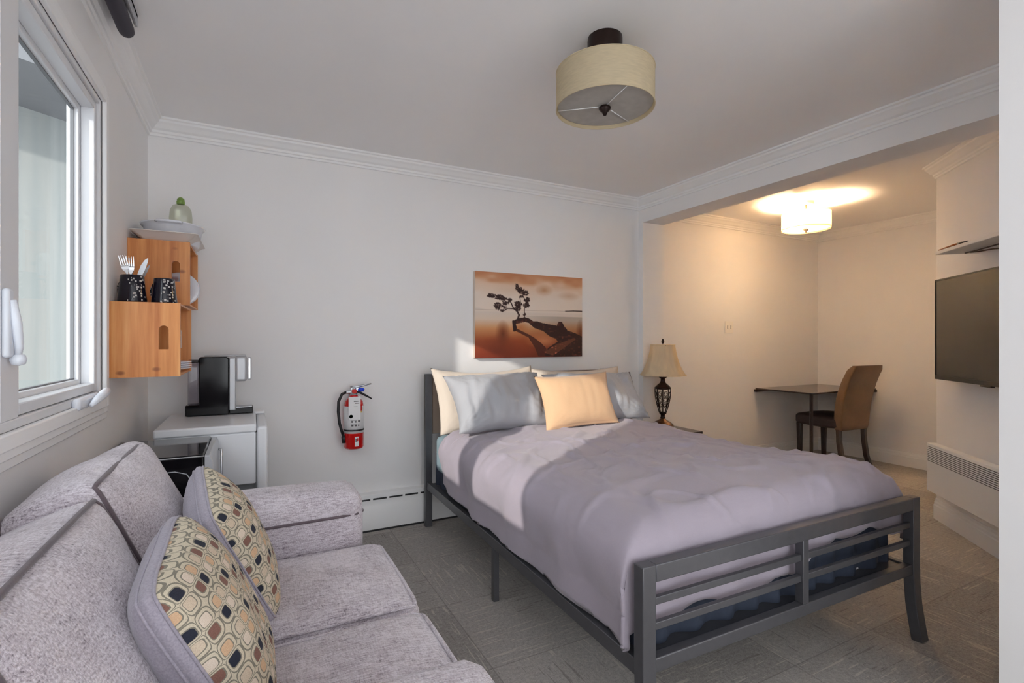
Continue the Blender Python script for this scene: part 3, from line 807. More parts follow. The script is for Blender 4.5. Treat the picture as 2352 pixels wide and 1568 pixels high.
# ------------------------------------------------------------------ bed
BROT = -math.radians(1.0); BLOC = Vector((1.690, 1.062, 0))
BMAT = Matrix.Translation(BLOC) @ Matrix.Rotation(BROT, 4, 'Z')
bed = thing('bed', 'charcoal metal bed frame with slatted footboard standing on the carpet', 'bed', BLOC, (0, 0, BROT))
HW, BL = 0.722, 2.068
mm = M['bed_metal']
hb = build('headboard', MB().box(-HW, HW, BL, BL+0.03, 0.60, 0.985), M['headboard'], bed, bevel=0.003)
hb['label'] = 'brownish metal headboard panel'
for x in (-HW, HW-0.045): build('headboard_post', MB().box(x, x+0.045, BL-0.004, BL+0.034, 0, 0.99), mm, bed, bevel=0.003)
for sg in (-1, 1):
    x = sg*(HW-0.024)
    pts = [(x, 0.018, 0.570), (x, 0.018, 0.45), (x, 0.018, 0.30), (x, 0.016, 0.22), (x, 0.010, 0.14), (x, 0.000, 0.07), (x, -0.012, 0.0)]
    build('footboard_post', MB().sq(pts, 0.048, 0.040), mm, bed, bevel=0.003)
xi = HW-0.048
build('top_rail', MB().box(-xi, xi, -0.002, 0.038, 0.520, 0.570), mm, bed, bevel=0.003)
build('bottom_rail', MB().box(-xi, xi, 0.002, 0.034, 0.262, 0.302), mm, bed, bevel=0.003)
build('center_post', MB().box(-0.015, 0.015, 0.003, 0.033, 0.302, 0.520), mm, bed, bevel=0.002)
for z in (0.376, 0.448):
    for x0, x1 in ((-xi, -0.015), (0.015, xi)):
        build('slat', MB().box(x0, x1, 0.010, 0.026, z, z+0.022), mm, bed, bevel=0.002)
for sg in (-1, 1):
    x = sg*(HW-0.022)
    build('side_rail', MB().box(x-0.014, x+0.014, 0.038, BL-0.004, 0.245, 0.292), mm, bed, bevel=0.002)
    build('support_leg', MB().box(x-0.014, x+0.014, 1.02, 1.048, 0, 0.245), mm, bed, bevel=0.002)
build('slat_deck', MB().box(-HW+0.036, HW-0.036, 0.05, BL-0.02, 0.262, 0.285), mm, bed)
bl = MB()
for sg in (-1, 1):
    for z in (0.27, 0.34, 0.43): bl.lathe([(0.001, 0), (0.006, 0.001), (0.006, -0.002)], (sg*(HW-0.02), 0.02, 0), 8, False).v
# mattress with teal fitted sheet, box base with pleated navy skirt
bs = thing('bed_skirt', 'pleated navy box skirt under the mattress seen through the footboard', 'bed skirt', BLOC, (0, 0, BROT))
def skirt(a, c):
    per = [(-0.662, 2.03), (-0.662, 0.085), (0.662, 0.085), (0.662, 2.03)]
    seg = [1.975, 1.324, 1.975]; tot = sum(seg); s = a*tot
    for i in range(3):
        if s <= seg[i]+1e-6 or i == 2:
            k = s/seg[i]; p = Vector(per[i]).lerp(Vector(per[i+1]), min(1, k)); d = (Vector(per[i+1])-Vector(per[i])).normalized(); break
        s -= seg[i]
    nn = Vector((d.y, -d.x)) if False else Vector((-d.y, d.x))*-1
    fold = 0.013*math.sin(a*tot*52+1.6*math.sin(a*37))*(0.5+0.5*(1-c))+0.006*noise.noise(Vector((a*60, c*2, 1)))
    p = p+nn*fold
    return (p.x, p.y, 0.286+0.20*c)
build('pleated_fabric', MB().grid(skirt, 420, 6), M['navy_skirt'], bs, smooth=True)
build('box_base', MB().box(-0.648, 0.648, 0.10, 2.03, 0.286, 0.45), M['mattress'], bs)
mt = thing('mattress', 'mattress in a pale teal fitted sheet lying on the bed', 'mattress', BLOC, (0, 0, BROT))
mbx, wr = softbox_pts(1.36, 1.92, 0.245, 0.055, 16, (0.0, 0.0, 0.008))
mbx.xf(Matrix.Translation((0, 1.075, 0.486)))
build('fitted_sheet', mbx, M['teal_sheet'], mt, smooth=True, weld=True)

# duvet: one soft surface draped over the mattress
dv = thing('duvet', 'mauve grey duvet spread over the bed', 'duvet', BLOC, (0, 0, BROT))
def bend(s, half, r):
    a = abs(s)-half; sg = 1 if s >= 0 else -1
    if a <= 0: return s, 0.0
    if a < r*PI/2: return sg*(half+r*math.sin(a/r)), r*(1-math.cos(a/r))
    return sg*(half+r), r+(a-r*PI/2)
HALF, RAD = 0.600, 0.105
def duvet_fn(a, c):
    y0, yfoot, rf = 1.79, 0.150, 0.082
    xfrac = 2*a-1
    hem = 0.410+0.010*math.sin(c*9+1)+0.006*math.sin(c*31)      # hang length at sides
    hem *= (0.84+0.16*min(1, (c)/0.30))
    S = HALF+hem; s = xfrac*S
    if xfrac > 0: s = xfrac*(HALF+0.24)
    x, dx = bend(s, HALF, RAD)
    foot_len = 0.315 - 0.070*xfrac + 0.030*math.sin(xfrac*6.0+2.2) + 0.014*math.sin(xfrac*19)
    T_ = (y0-yfoot)+foot_len; tt = c*T_
    yy = y0-tt
    if yy < yfoot:
        q, dy = bend(yfoot-yy, 0, rf); y = yfoot-q
    else: y, dy = yy, 0.0
    # top loft
    u = max(-1, min(1, x/0.7)); 
    ztop = 0.640+0.026*(1-u*u)+(0.018+0.014*u)*math.exp(-((y-0.30)/0.20)**2)
    ztop += 0.020*math.exp(-((y-1.45)/0.20)**2)*(1-0.5*u*u)     # thick folded band near the pillows
    drop = max(dx, dy)+0.25*min(dx, dy)
    z = ztop-drop
    p = Vector((x*3.0, y*3.0, 2.0))
    fl = min(1.0, drop/0.12)
    wr_ = 0.010*noise.noise(p)+0.006*noise.noise(p*2.7+Vector((4, 1, 0)))
    rid = 1-abs(noise.noise(Vector((x*2.2+y*1.1, y*5.0-x*1.5, 7.3))))
    wr_ += 0.012*max(0, rid-0.86)/0.14
    rid2 = 1-abs(noise.noise(Vector((x*6-y*2, y*3+x*4, 1.7))))
    wr_ += 0.010*max(0, rid2-0.88)/0.12
    z += wr_*(1-0.6*fl)
    if dx > 0.02:
        k = min(1, dx/0.18)
        out = 0.016*noise.noise(Vector((y*7, dx*5, 3)))*k + 0.010*math.sin(y*17+2*noise.noise(Vector((y*3, 0, 5))))*k*k
        x += (1 if x > 0 else -1)*(out + 0.018*math.sin(min(1, dx/0.24)*PI))
    if dy > 0.02:
        k = min(1, dy/0.16)
        y += (0.008*noise.noise(Vector((x*8, dy*6, 8)))+0.006*math.sin(x*24+3*noise.noise(Vector((x*4, 1, 2)))))*k
        y = max(y, 0.056)
    z = max(z, 0.306) if dx > 0.02 else z
    return (x, y, z)
dob = build('cover', MB().grid(duvet_fn, 190, 190), M['duvet'], dv, smooth=True, solid=0.016)
# seam piped across the head end of the cover
def dv_at(a, c):
    p = Vector(duvet_fn(a, c)); p.z += 0.010; return p
build('seam', MB().tube([dv_at(i/60, 0.075) for i in range(4, 57)], 0.003, 6), M['duvet'], dv, smooth=True)

# pillows: placed in bed space by centre of bottom edge, lean, turn
def put_pillow(name, label, w, h, t, bottom, lean, turn, mat, c=0.07, flange=0.0, seed=0, wr=0.010, roll=0, group=None, sag=0.0):
    base = BMAT @ Vector(bottom)
    e = thing(name, label, 'pillow', base, (0, 0, 0), group)
    R = Matrix.Rotation(BROT+turn, 4, 'Z') @ Matrix.Rotation(-lean, 4, 'X') @ Matrix.Rotation(roll, 4, 'Y')
    e.rotation_euler = R.to_euler()
    mb = pillow_mb(w, h, t, c, flange, 44, seed, wr, sag).xf(Matrix.Translation((0, 0, h/2)))
    build('pillowcase', mb, mat, e, smooth=True, weld=True)
    return e
put_pillow('pillow', 'cream pillow leaning on the left end of the headboard', 0.74, 0.44, 0.15, (-0.335, 1.83, 0.632), math.radians(25), 0.03, M['cream'], 0.06, 0.05, 1, group='cream pillows against the headboard', sag=0.03)
put_pillow('pillow', 'cream pillow leaning on the right end of the headboard behind the grey sham', 0.76, 0.42, 0.15, (0.385, 1.83, 0.632), math.radians(25), -0.03, M['cream'], 0.06, 0.05, 2, group='cream pillows against the headboard', sag=0.02)
g1 = put_pillow('pillow', 'grey sateen pillow on the left in front of a cream one', 0.66, 0.40, 0.20, (-0.370, 1.525, 0.690), math.radians(40), 0.04, M['grey_sham'], 0.10, 0, 3, 0.026, group='grey pillows on the bed')
g2 = put_pillow('pillow', 'grey sateen pillow on the right with a brown lined open end', 0.70, 0.38, 0.20, (0.315, 1.535, 0.690), math.radians(40), -0.06, M['grey_sham'], 0.10, 0, 4, 0.026, group='grey pillows on the bed')
# open end of the sham: brown lining shows along the right edge
b = MB().grid(lambda a, c: (0.35*(1-0.10*(1-(0.1+0.88*c)**2))-0.006+0.012*a, -0.008-0.022*(1-a)*math.sin(c*PI), 0.19+0.19*(0.1+0.88*c)), 4, 12)
ln = build('lining', b, M['sham_lining'], g2, smooth=True, solid=0.003); ln['label'] = 'brown lining at the open end'
put_pillow('accent_pillow', 'small peach linen accent pillow standing in front on the bed', 0.53, 0.335, 0.15, (0.048, 1.395, 0.690), math.radians(22), 0.0, M['peach'], 0.08, 0.05, 5, 0.004, roll=-0.03)

# ------------------------------------------------------------------ sofa
SX0, SX1, SY0, SY1 = -0.455, 0.372, 0.60, 2.045
sf = thing('sofa', 'mauve grey chenille loveseat with loose back cushions under the window', 'sofa', (-0.04, 1.32, 0))
OFF = Matrix.Translation((0.04, -1.32, 0))
def spart(name, mb, mat, parent=None, **kw):
    return build(name, mb.xf(OFF), mat, parent or sf, **kw)
b, _ = softbox_pts(0.76, 1.02, 0.27, 0.03, 8); b.xf(Matrix.Translation((-0.075, 1.3225, 0.195)))
spart('base', b, M['sofa'], smooth=True, weld=True)
b, _ = softbox_pts(0.085, 1.03, 0.68, 0.035, 10); b.xf(Matrix.Translation((-0.412, 1.3225, 0.40)))
spart('back_frame', b, M['sofa'], smooth=True, weld=True)
def edge_loop(wr, hx, hy, hz, axis, sg, n=20, push=0.0):
    """points round one face of a soft box"""
    pts = []
    def add(a, b_):
        p = [0, 0, 0]; p[axis] = sg; p[(axis+1) % 3] = a; p[(axis+2) % 3] = b_
        pts.append(wr(p))
    for i in range(n): add(-1+2*i/n, -1)
    for i in range(n): add(1, -1+2*i/n)
    for i in range(n): add(1-2*i/n, 1)
    for i in range(n): add(-1, 1-2*i/n)
    return pts
for sgn, y0 in ((1, 1.825), (-1, 0.60)):
    b, wr = softbox_pts(0.815, 0.22, 0.63, 0.055, 12, (0.0, 0.004, 0.018)); yc = y0+0.11; zc = 0.355
    b.xf(Matrix.Translation((-0.045, yc, zc)))
    arm = spart('armrest', b, M['sofa'], smooth=True, weld=True)
    # seam line below the padded top, around the inner side and front
    yi = yc-sgn*0.1115; pts = [(-0.44, yi, 0.585), (0.28, yi, 0.592), (0.335, yi+sgn*0.012, 0.590), (0.362, yi+sgn*0.05, 0.586), (0.3645, yc, 0.585), (0.362, yc+sgn*0.06, 0.585)]
    ps = []
    for i in range(len(pts)-1):
        for k in range(6): ps.append(Vector(pts[i]).lerp(Vector(pts[i+1]), k/6))
    ps.append(Vector(pts[-1]))
    spart('piping', MB().tube(ps, 0.005, 6), M['sofa_piping'], arm, smooth=True)
for y0 in (1.330, 0.825):
    b, wr = softbox_pts(0.60, 0.492, 0.17, 0.045, 16, (0.012, 0.004, 0.022))
    mv = Matrix.Translation((0.118, y0+0.246, 0.405)); b.xf(mv)
    cu = spart('seat_cushion', b, M['sofa'], smooth=True, weld=True)
    wob(cu, 0.006, 6, y0)
    loop = [mv @ p for p in edge_loop(wr, 1, 1, 1, 2, 1)]
    loop = [p+Vector((0, 0, 0.002)) for p in loop]
    spart('piping', MB().tube(loop, 0.0055, 6, closed=True), M['sofa'], cu, smooth=True)
for y0, hh in ((1.300, 0.475), (0.745, 0.455)):
    wy = 0.515 if y0 > 1 else 0.545
    b, wr = softbox_pts(0.175, wy, hh, 0.035, 18, (0.055, 0.012, 0.018))
    mv = Matrix.Translation((-0.095, y0+wy/2, 0.478)) @ Matrix.Rotation(math.radians(-23), 4, 'Y') @ Matrix.Translation((-0.0875, 0, hh/2)); b.xf(mv)
    cu = spart('back_cushion', b, M['sofa'], smooth=True, weld=True)
    wob(cu, 0.012, 5, y0)
    for sg in (1, -1):
        loop = [mv @ p for p in edge_loop(wr, 1, 1, 1, 0, sg)]
        loop = [p+Vector((0.003*sg, 0, 0.002)) for p in loop]
        spart('piping', MB().tube(loop, 0.0055, 6, closed=True), M['sofa_piping'], cu, smooth=True)
for x in (-0.40, 0.30):
    for y in (0.66, 1.98): spart('leg', MB().lathe([(0.02, 0), (0.028, 0.062)], (x, y, 0), 12), M['espresso'], smooth=True)

# throw cushions with lattice front
def throw(label, base, lean, turn, w, seed, roll=0):
    e = thing('throw_pillow', label, 'pillow', base, (0, 0, 0), 'lattice patterned throw pillows on the sofa')
    R = Matrix.Rotation(turn, 4, 'Z') @ Matrix.Rotation(-lean, 4, 'Y') @ Matrix.Rotation(roll, 4, 'X')
    e.rotation_euler = R.to_euler()
    t_ = 0.125; n = 40
    def face(sg):
        def fn(a, c):
            u = 2*a-1; v = 2*c-1
            y = w/2*u*(1-0.03*(1-v*v)*u*u-0.085*(u*v)**4); z = w/2*v*(1-0.03*(1-u*u)*v*v-0.085*(u*v)**4)
            th = t_/2*max(0, (1-abs(u)**2.6)*(1-abs(v)**2.6))**0.5
            k = max(0, 1-max(abs(u), abs(v))**6)
            x = th+noise.noise(Vector((y*8+seed, z*8, seed)))*0.010*k
            return (sg*x+(0.012 if sg > 0 else -0.012), y, z+w/2)
        return fn
    f = build('front_panel', MB().grid(face(1), n, n), M['mosaic'], e, smooth=True); f['label'] = 'front woven with rounded squares in navy, brown and cream'
    bk = build('back_panel', MB().grid(face(-1), n, n), M['sofa_gusset'], e, smooth=True)
    # plain side band
    per = [face(1)(i/n, 0) for i in range(n)]+[face(1)(1, i/n) for i in range(n)]+[face(1)(1-i/n, 1) for i in range(n)]+[face(1)(0, 1-i/n) for i in range(n)]
    cy = Vector((0, 0, w/2))
    rings = []
    for k in range(7):
        a = k/6; x = 0.012-0.024*a; q = 1+0.035*math.sin(a*PI)
        rings.append([(x, p[1]*q, (p[2]-w/2)*q+w/2) for p in per])
    gs = build('gusset', MB().rings(rings, cap=False), M['sofa_gusset'], e, smooth=True); gs['label'] = 'plain grey side band'
    for x in (0.012, -0.012):
        build('piping', MB().tube([(x, p[1]*1.006, (p[2]-w/2)*1.006+w/2) for p in per], 0.0026, 6, closed=True), M['sofa_gusset'], e, smooth=True)
    return e
throw('lattice patterned throw pillow against the far back cushion near the armrest', (0.030, 1.570, 0.512), math.radians(25), 0.05, 0.355, 2.3, 0.18)
throw('lattice patterned throw pillow in front, nearest the camera on the sofa', (0.012, 1.100, 0.512), math.radians(26), -0.02, 0.36, 5.1, 0.06)

# ------------------------------------------------------------------ wooden crates on the left wall
def crate(label, y0, y1, z0, z1, x1=-0.249):
    x0 = LX+0.001; th = 0.013
    cx = thing('wooden_crate', label, 'crate', (x0, y0, z0), group='pine crates on the wall')
    w, l, h = x1-x0, y1-y0, z1-z0
    def end(y):
        # end board with a stadium shaped hand hole near the open side
        hx, hz0, hz1, hr = w*0.765, h*0.37, h*0.69-0.0165, 0.0165
        hole = []
        for i in range(13): a = PI*i/12; hole.append((hx+hr*math.cos(a), hz1+hr*math.sin(a)))
        hole += [(hx-hr, hz0), (hx+hr, hz0)]
        hole = hole[::-1]
        outer = []
        m = len(hole)
        import bmesh
        bm = bmesh.new()
        ov = [bm.verts.new((px, y, pz)) for px, pz in ((0, 0), (w, 0), (w, h), (0, h))]
        hv = [bm.verts.new((px, y, pz)) for px, pz in hole]
        es = [bm.edges.new((ov[i], ov[(i+1) % 4])) for i in range(4)]+[bm.edges.new((hv[i], hv[(i+1) % m])) for i in range(m)]
        bmesh.ops.triangle_fill(bm, edges=es, use_beauty=True)
        r = bmesh.ops.extrude_face_region(bm, geom=bm.faces[:])
        for v in r['geom']:
            if isinstance(v, bmesh.types.BMVert): v.co.y += th
        bm.verts.index_update()
        mb = MB(); mb.v = [tuple(v.co) for v in bm.verts]; mb.f = [tuple(v.index for v in f.verts) for f in bm.faces]; bm.free()
        return mb
    build('end_board', end(0), M['pine'], cx); build('end_board', end(l-th), M['pine'], cx)
    for z in (0, h-0.009):
        for k in range(3):
            a = w*k/3+0.002; build('side_slat', MB().box(a, a+w/3-0.005, th+0.0003, l-th-0.0003, z, z+0.009), M['pine'], cx, bevel=0.0012)
    for k in range(4):
        a = 0.012+(h-0.024)*k/4; build('back_slat', MB().box(0, 0.008, th+0.0003, l-th-0.0003, a+0.002, a+(h-0.024)/4-0.002), M['pine'], cx, bevel=0.0012)
    return cx
crate('lower pine crate with hand hole hung beside the window, mugs on top', 2.403, 2.83, 1.061, 1.354)
crate('upper pine crate with hand hole under the white tray and bowl', 2.767, 3.165, 1.367, 1.661)
# mugs
def mug(label, x, y, z, h, rb, rt, turn):
    e = thing('mug', label, 'mug', (x, y, z), (0, 0, turn), 'dark patterned mugs on the lower crate')
    build('cup', MB().lathe([(rb*0.9, 0.0), (rb, 0.004), (rb, 0.012), (rt+(rb-rt)*0.35, h*0.62), (rt, h-0.002), (rt-0.002, h), (rt-0.004, h-0.002), (rt-0.004, h*0.6), (rb-0.006, 0.01), (0.001, 0.008)], n=36, cap=False), M['mug'], e, smooth=True)
    pts = [(rt*1.02+0.0, 0, h*0.82), (rb+0.012, 0, h*0.80), (rb+0.024, 0, h*0.62), (rb+0.022, 0, h*0.38), (rb+0.008, 0, h*0.22), (rb-0.006, 0, h*0.20)]
    build('handle', MB().tube(pts, 0.005, 10), M['mug'], e, smooth=True)
    return e
mug('dark patterned mug on the lower crate holding cutlery', -0.426, 2.53, 1.3545, 0.115, 0.050, 0.040, 2.4)
mug('dark patterned mug on the lower crate, empty, right of the cutlery', -0.320, 2.545, 1.3545, 0.108, 0.046, 0.037, 2.4)
# cutlery standing in the first mug
def stand(d, roll):
    z = d.normalized(); x = (Vector((1, 0, 0))-z*z.x).normalized(); y = z.cross(x)
    return (Matrix((x, y, z)).transposed().to_4x4() @ Matrix.Rotation(roll, 4, 'Z')).to_euler()
def fork(label, base, tip, roll):
    base, tip = Vector(base), Vector(tip)
    L = (tip-base).length
    e = thing('fork', label, 'fork', base, group='forks in the mug')
    e.rotation_euler = stand(tip-base, roll)
    b = MB()
    b.rings([[(w*sx, d+dd*0.0009, z) for sx, dd in ((-1, -1), (1, -1), (1, 1), (-1, 1))] for w, d, z in ((0.006, 0, 0), (0.004, 0, 0.05), (0.003, 0.002, L*0.55), (0.0035, 0.003, L*0.62), (0.011, 0.004, L*0.70), (0.0125, 0.004, L*0.76), (0.0125, 0.002, L*0.79))])
    for k in range(4):
        x = -0.0108+0.0072*k
        b.rings([[(x+w*sx, d+dd*0.0009, z) for sx, dd in ((-1, -1), (1, -1), (1, 1), (-1, 1))] for w, d, z in ((0.0019, 0.002, L*0.785), (0.0016, -0.001, L*0.9), (0.0008, -0.004, L))])
    build('fork_body', b, M['steel'], e)
def knife(label, base, tip, roll=0):
    base, tip = Vector(base), Vector(tip); L = (tip-base).length
    e = thing('table_knife', label, 'knife', base, group='knives in the mug')
    e.rotation_euler = stand(tip-base, roll)
    b = MB().rings([[(w*sx+o, dd*0.001, z) for sx, dd in ((-1, -1), (1, -1), (1, 1), (-1, 1))] for w, o, z in ((0.006, 0, 0), (0.0055, 0, L*0.45), (0.0045, 0, L*0.5), (0.009, 0, L*0.58), (0.0095, 0, L*0.8), (0.006, 0.002, L*0.94), (0.001, 0.004, L))])
    build('knife_body', b, M['steel'], e)
mz = 1.366
fork('steel fork leaning left in the cutlery mug', (-0.410, 2.512, mz), (-0.458, 2.510, 1.545), 0.3)
fork('steel fork standing near upright in the cutlery mug', (-0.428, 2.530, mz), (-0.434, 2.532, 1.545), 0.2)
fork('steel fork behind the other two in the cutlery mug', (-0.415, 2.552, mz), (-0.446, 2.556, 1.54), -0.3)
knife('steel table knife leaning right in the cutlery mug', (-0.436, 2.541, mz), (-0.380, 2.543, 1.545))
knife('thin dark edged knife leaning furthest right in the cutlery mug', (-0.430, 2.521, mz), (-0.368, 2.520, 1.515), 1.3)
# tumblers inside the upper crate
for x, y, lab in ((-0.315, 2.855, 'clear drinking glass inside the upper crate, nearer the hand hole'), (-0.375, 2.90, 'clear drinking glass inside the upper crate, nearer the wall')):
    e = thing('drinking_glass', lab, 'glass', (x, y, 1.3765), group='glasses in the upper crate')
    build('tumbler', MB().lathe([(0.026, 0), (0.031, 0.13), (0.029, 0.13), (0.024, 0.006), (0.001, 0.006)], n=24, cap=False), M['tumbler'], e, smooth=True)
# plates
def plate_mb(R, h=0.016):
    return MB().lathe([(R*0.55, 0), (R*0.62, 0.002), (R*0.96, h-0.002), (R, h), (R*0.97, h+0.002), (R*0.62, 0.006), (0.001, 0.005)], n=48)
for k in range(4):
    e = thing('plate', ('lowest', 'second lowest', 'second highest', 'topmost')[k]+' white plate of the stack in the lower crate', 'plate', (-0.352, 2.62, 1.0705+k*0.0085), group='white plates stacked in the lower crate')
    build('dish', plate_mb(0.125), M['white_gloss'], e, smooth=True)
e = thing('bowl', 'white bowl on the plate stack in the lower crate', 'bowl', (-0.345, 2.62, 1.0705+4*0.0085+0.002))
build('dish', MB().lathe([(0.03, 0), (0.035, 0.004), (0.066, 0.035), (0.075, 0.055), (0.072, 0.055), (0.06, 0.034), (0.03, 0.008), (0.001, 0.007)], n=40), M['white_gloss'], e, smooth=True)
for k, (y, lean) in enumerate(((2.985, 0.08), (3.02, 0.10))):
    e = thing('saucer', 'white saucer standing on edge in the upper crate, '+('nearer' if k == 0 else 'further back'), 'saucer', (-0.31, y, 1.3765+0.083), (PI/2-lean, 0, 0), 'saucers on edge in the upper crate')
    build('dish', plate_mb(0.083, 0.012), M['white_gloss'], e, smooth=True)
# tray, oval dish, floral cup and soap bottle on the upper crate
TX0, TX1, TY0, TY1 = LX+0.004, -0.217, 2.755, 3.19
e = thing('tray', 'flared white rectangular tray on top of the upper crate', 'tray', ((TX0+TX1)/2, (TY0+TY1)/2, 1.6615))
hx, hy = (TX1-TX0)/2, (TY1-TY0)/2
def rr_ring(hx, hy, z, r=0.02, n=6):
    out = []
    for cx, cy, a0 in ((hx-r, hy-r, 0), (-hx+r, hy-r, PI/2), (-hx+r, -hy+r, PI), (hx-r, -hy+r, 3*PI/2)):
        for i in range(n): a = a0+PI/2*i/(n-1); out.append((cx+r*math.cos(a), cy+r*math.sin(a), z))
    return out
build('pan', MB().rings([rr_ring(hx-0.045, hy-0.045, 0.0), rr_ring(hx-0.008, hy-0.008, 0.036), rr_ring(hx, hy, 0.038), rr_ring(hx, hy, 0.0405), rr_ring(hx-0.010, hy-0.010, 0.039), rr_ring(hx-0.047, hy-0.047, 0.003)]), M['tray'], e, smooth=True, angle=35)
e = thing('oval_dish', 'white oval baking dish with end handles sitting in the tray', 'dish', (-0.335, 2.965, 1.6650), (0, 0, 0))
build('dish', MB().lathe([(0.098, 0), (0.106, 0.004), (0.122, 0.088), (0.132, 0.092), (0.134, 0.097), (0.122, 0.099), (0.117, 0.094), (0.10, 0.008), (0.001, 0.006)], n=48, sy=1.28), M['white_gloss'], e, smooth=True)
for sg in (-1, 1):
    build('handle', MB().tube([(-0.05, sg*0.160, 0.090), (-0.045, sg*0.182, 0.090), (0, sg*0.190, 0.090), (0.045, sg*0.182, 0.090), (0.05, sg*0.160, 0.090)], 0.006, 8), M['white_gloss'], e, smooth=True)
e = thing('dish_soap_bottle', 'squat clear soap bottle with green cap standing in the white dish', 'bottle', (-0.312, 3.03, 1.765))
e.location.z = 1.6725
build('bottle_body', MB().lathe([(0.030, 0), (0.040, 0.006), (0.046, 0.05), (0.050, 0.15), (0.046, 0.19), (0.034, 0.213), (0.018, 0.220), (0.016, 0.222)], n=28, sy=0.5), M['bottle'], e, smooth=True)
build('cap', MB().lathe([(0.018, 0.220), (0.0185, 0.234), (0.017, 0.236), (0.016, 0.246), (0.008, 0.254), (0.003, 0.256)], n=20), M['green_plastic'], e, smooth=True, angle=35)

# ------------------------------------------------------------------ mini fridge, coffee maker, microwave
t = thing('mini_fridge', 'white compact fridge standing against the back wall', 'fridge', (-0.15, 2.86, 0))
fy0, fy1 = -0.252, 0.262; fx0, fx1 = -0.215, 0.172
build('cabinet', MB().box(fx0, fx1, fy0, fy1, 0.545, 0.782), M['fridge'], t, bevel=0.006)
build('lower_cabinet', MB().box(fx0, fx1, fy0+0.02, fy1-0.02, 0.03, 0.545), M['fridge_grey'], t)
build('top_panel', MB().box(fx0-0.004, fx1+0.003, fy0-0.004, fy1+0.004, 0.782, 0.82), M['fridge'], t, bevel=0.008)
build('door', MB().box(fx1+0.006, fx1+0.050, fy0-0.004, fy1+0.004, 0.05, 0.806), M['fridge'], t, bevel=0.012, seg=3)
build('hinge_cap', MB().box(fx1-0.03, fx1+0.046, fy1-0.06, fy1, 0.8065, 0.822), M['fridge'], t, bevel=0.005)
build('door_gasket', MB().box(fx1, fx1+0.006, fy0+0.006, fy1-0.006, 0.06, 0.78), M['fridge_grey'], t)
for x in (fx0+0.03, fx1-0.03):
    for y in (fy0+0.06, fy1-0.06): build('foot', MB().lathe([(0.015, 0), (0.015, 0.03)], (x, y, 0), 12), M['black_matte'], t)

t = thing('coffee_maker', 'black and silver pod coffee maker on the fridge', 'coffee maker', (-0.16, 2.99, 0.8225))
# side on to the camera: back at -x, spout at +x
b = MB().prism([(-0.130, 0.0), (0.060, 0.0), (0.062, 0.006), (0.062, 0.290), (0.050, 0.298), (-0.065, 0.298), (-0.072, 0.290), (-0.072, 0.055), (-0.130, 0.055)], 0.0, 0.115, 'y')
build('housing', b, M['black_gloss'], t, bevel=0.005)
b = MB().box(-0.120, -0.074, 0.006, 0.109, 0.056, 0.270)
build('water_tank', b, M['tank'], t, bevel=0.006)
build('tank_lid', MB().box(-0.122, -0.073, 0.004, 0.111, 0.2705, 0.282), M['black_matte'], t, bevel=0.003)
build('front_column', MB().box(0.0625, 0.092, 0.006, 0.109, 0.020, 0.292), M['silver'], t, bevel=0.004)
hd = build('brew_head', MB().box(0.088, 0.145, 0.010, 0.105, 0.168, 0.300), M['silver'], t, bevel=0.012, seg=3)
build('brew_head_front', MB().box(0.1455, 0.166, 0.016, 0.099, 0.175, 0.294), M['tumbler'], t, bevel=0.006)
build('top_lever', MB().box(-0.05, 0.14, 0.03, 0.085, 0.300, 0.307), M['silver'], t, bevel=0.003)
b = MB().box(0.0625, 0.172, 0.010, 0.105, 0.0, 0.030)
tr = build('drip_tray', b, M['black_matte'], t, bevel=0.004)
build('drip_grille', MB().box(0.093, 0.168, 0.014, 0.101, 0.0302, 0.035), M['steel'], tr, bevel=0.001)

t = thing('microwave_oven', 'black and silver microwave oven between the sofa and the fridge', 'microwave', (-0.30, 2.365, 0.53))
x0, x1 = -0.175, 0.150; y0, y1 = -0.205, 0.205; H = 0.252
build('cabinet', MB().box(x0, x1, y0, y1, 0.006, H), M['black_gloss'], t, bevel=0.006)
build('top_plate', MB().box(x0+0.004, x1-0.004, y0+0.004, y1-0.004, H+0.0005, H+0.004), M['glass_dark'], t, bevel=0.0015)
b = MB().prism([(x1+0.0005, 0.004), (x1+0.022, 0.008), (x1+0.028, 0.02), (x1+0.028, H-0.022), (x1+0.018, H-0.002), (x1+0.0005, H)], y0, y1, 'y')
build('door', b, M['silver'], t, bevel=0.003)
for y in (y1-0.05, y1-0.075):
    build('door_handle', MB().tube([(x1+0.027, y, 0.03), (x1+0.040, y, 0.036), (x1+0.040, y, H-0.05), (x1+0.027, y, H-0.044)], 0.004, 10), M['steel'], t, smooth=True)
build('side_trim', MB().tube([(x0+0.02, y0-0.001, H-0.05), (x1-0.09, y0-0.001, H-0.05), (x1-0.055, y0-0.001, H-0.062), (x1-0.035, y0-0.001, H-0.095), (x1-0.03, y0-0.001, 0.04)], 0.002, 6), M['silver'], t, smooth=True)
build('edge_trim', MB().tube([(x0+0.005, y0-0.0005, H-0.002), (x1, y0-0.0005, H-0.002)], 0.0022, 6), M['silver'], t, smooth=True)
for x in (x0+0.03, x1-0.03):
    for y in (y0+0.04, y1-0.04): build('foot', MB().lathe([(0.012, 0), (0.012, 0.008)], (x, y, 0), 10), M['black_matte'], t)
t = thing('microwave_stand', 'low dark stand carrying the microwave behind the sofa arm', 'stand', (-0.30, 2.355, 0))
build('top', MB().box(-0.17, 0.17, -0.215, 0.225, 0.508, 0.529), M['espresso'], t, bevel=0.002)
for x in (-0.15, 0.15):
    for y in (-0.195, 0.205): build('leg', MB().box(x-0.015, x+0.015, y-0.015, y+0.015, 0, 0.508), M['espresso'], t)
build('shelf', MB().box(-0.17, 0.17, -0.18, 0.19, 0.2, 0.215), M['espresso'], t)

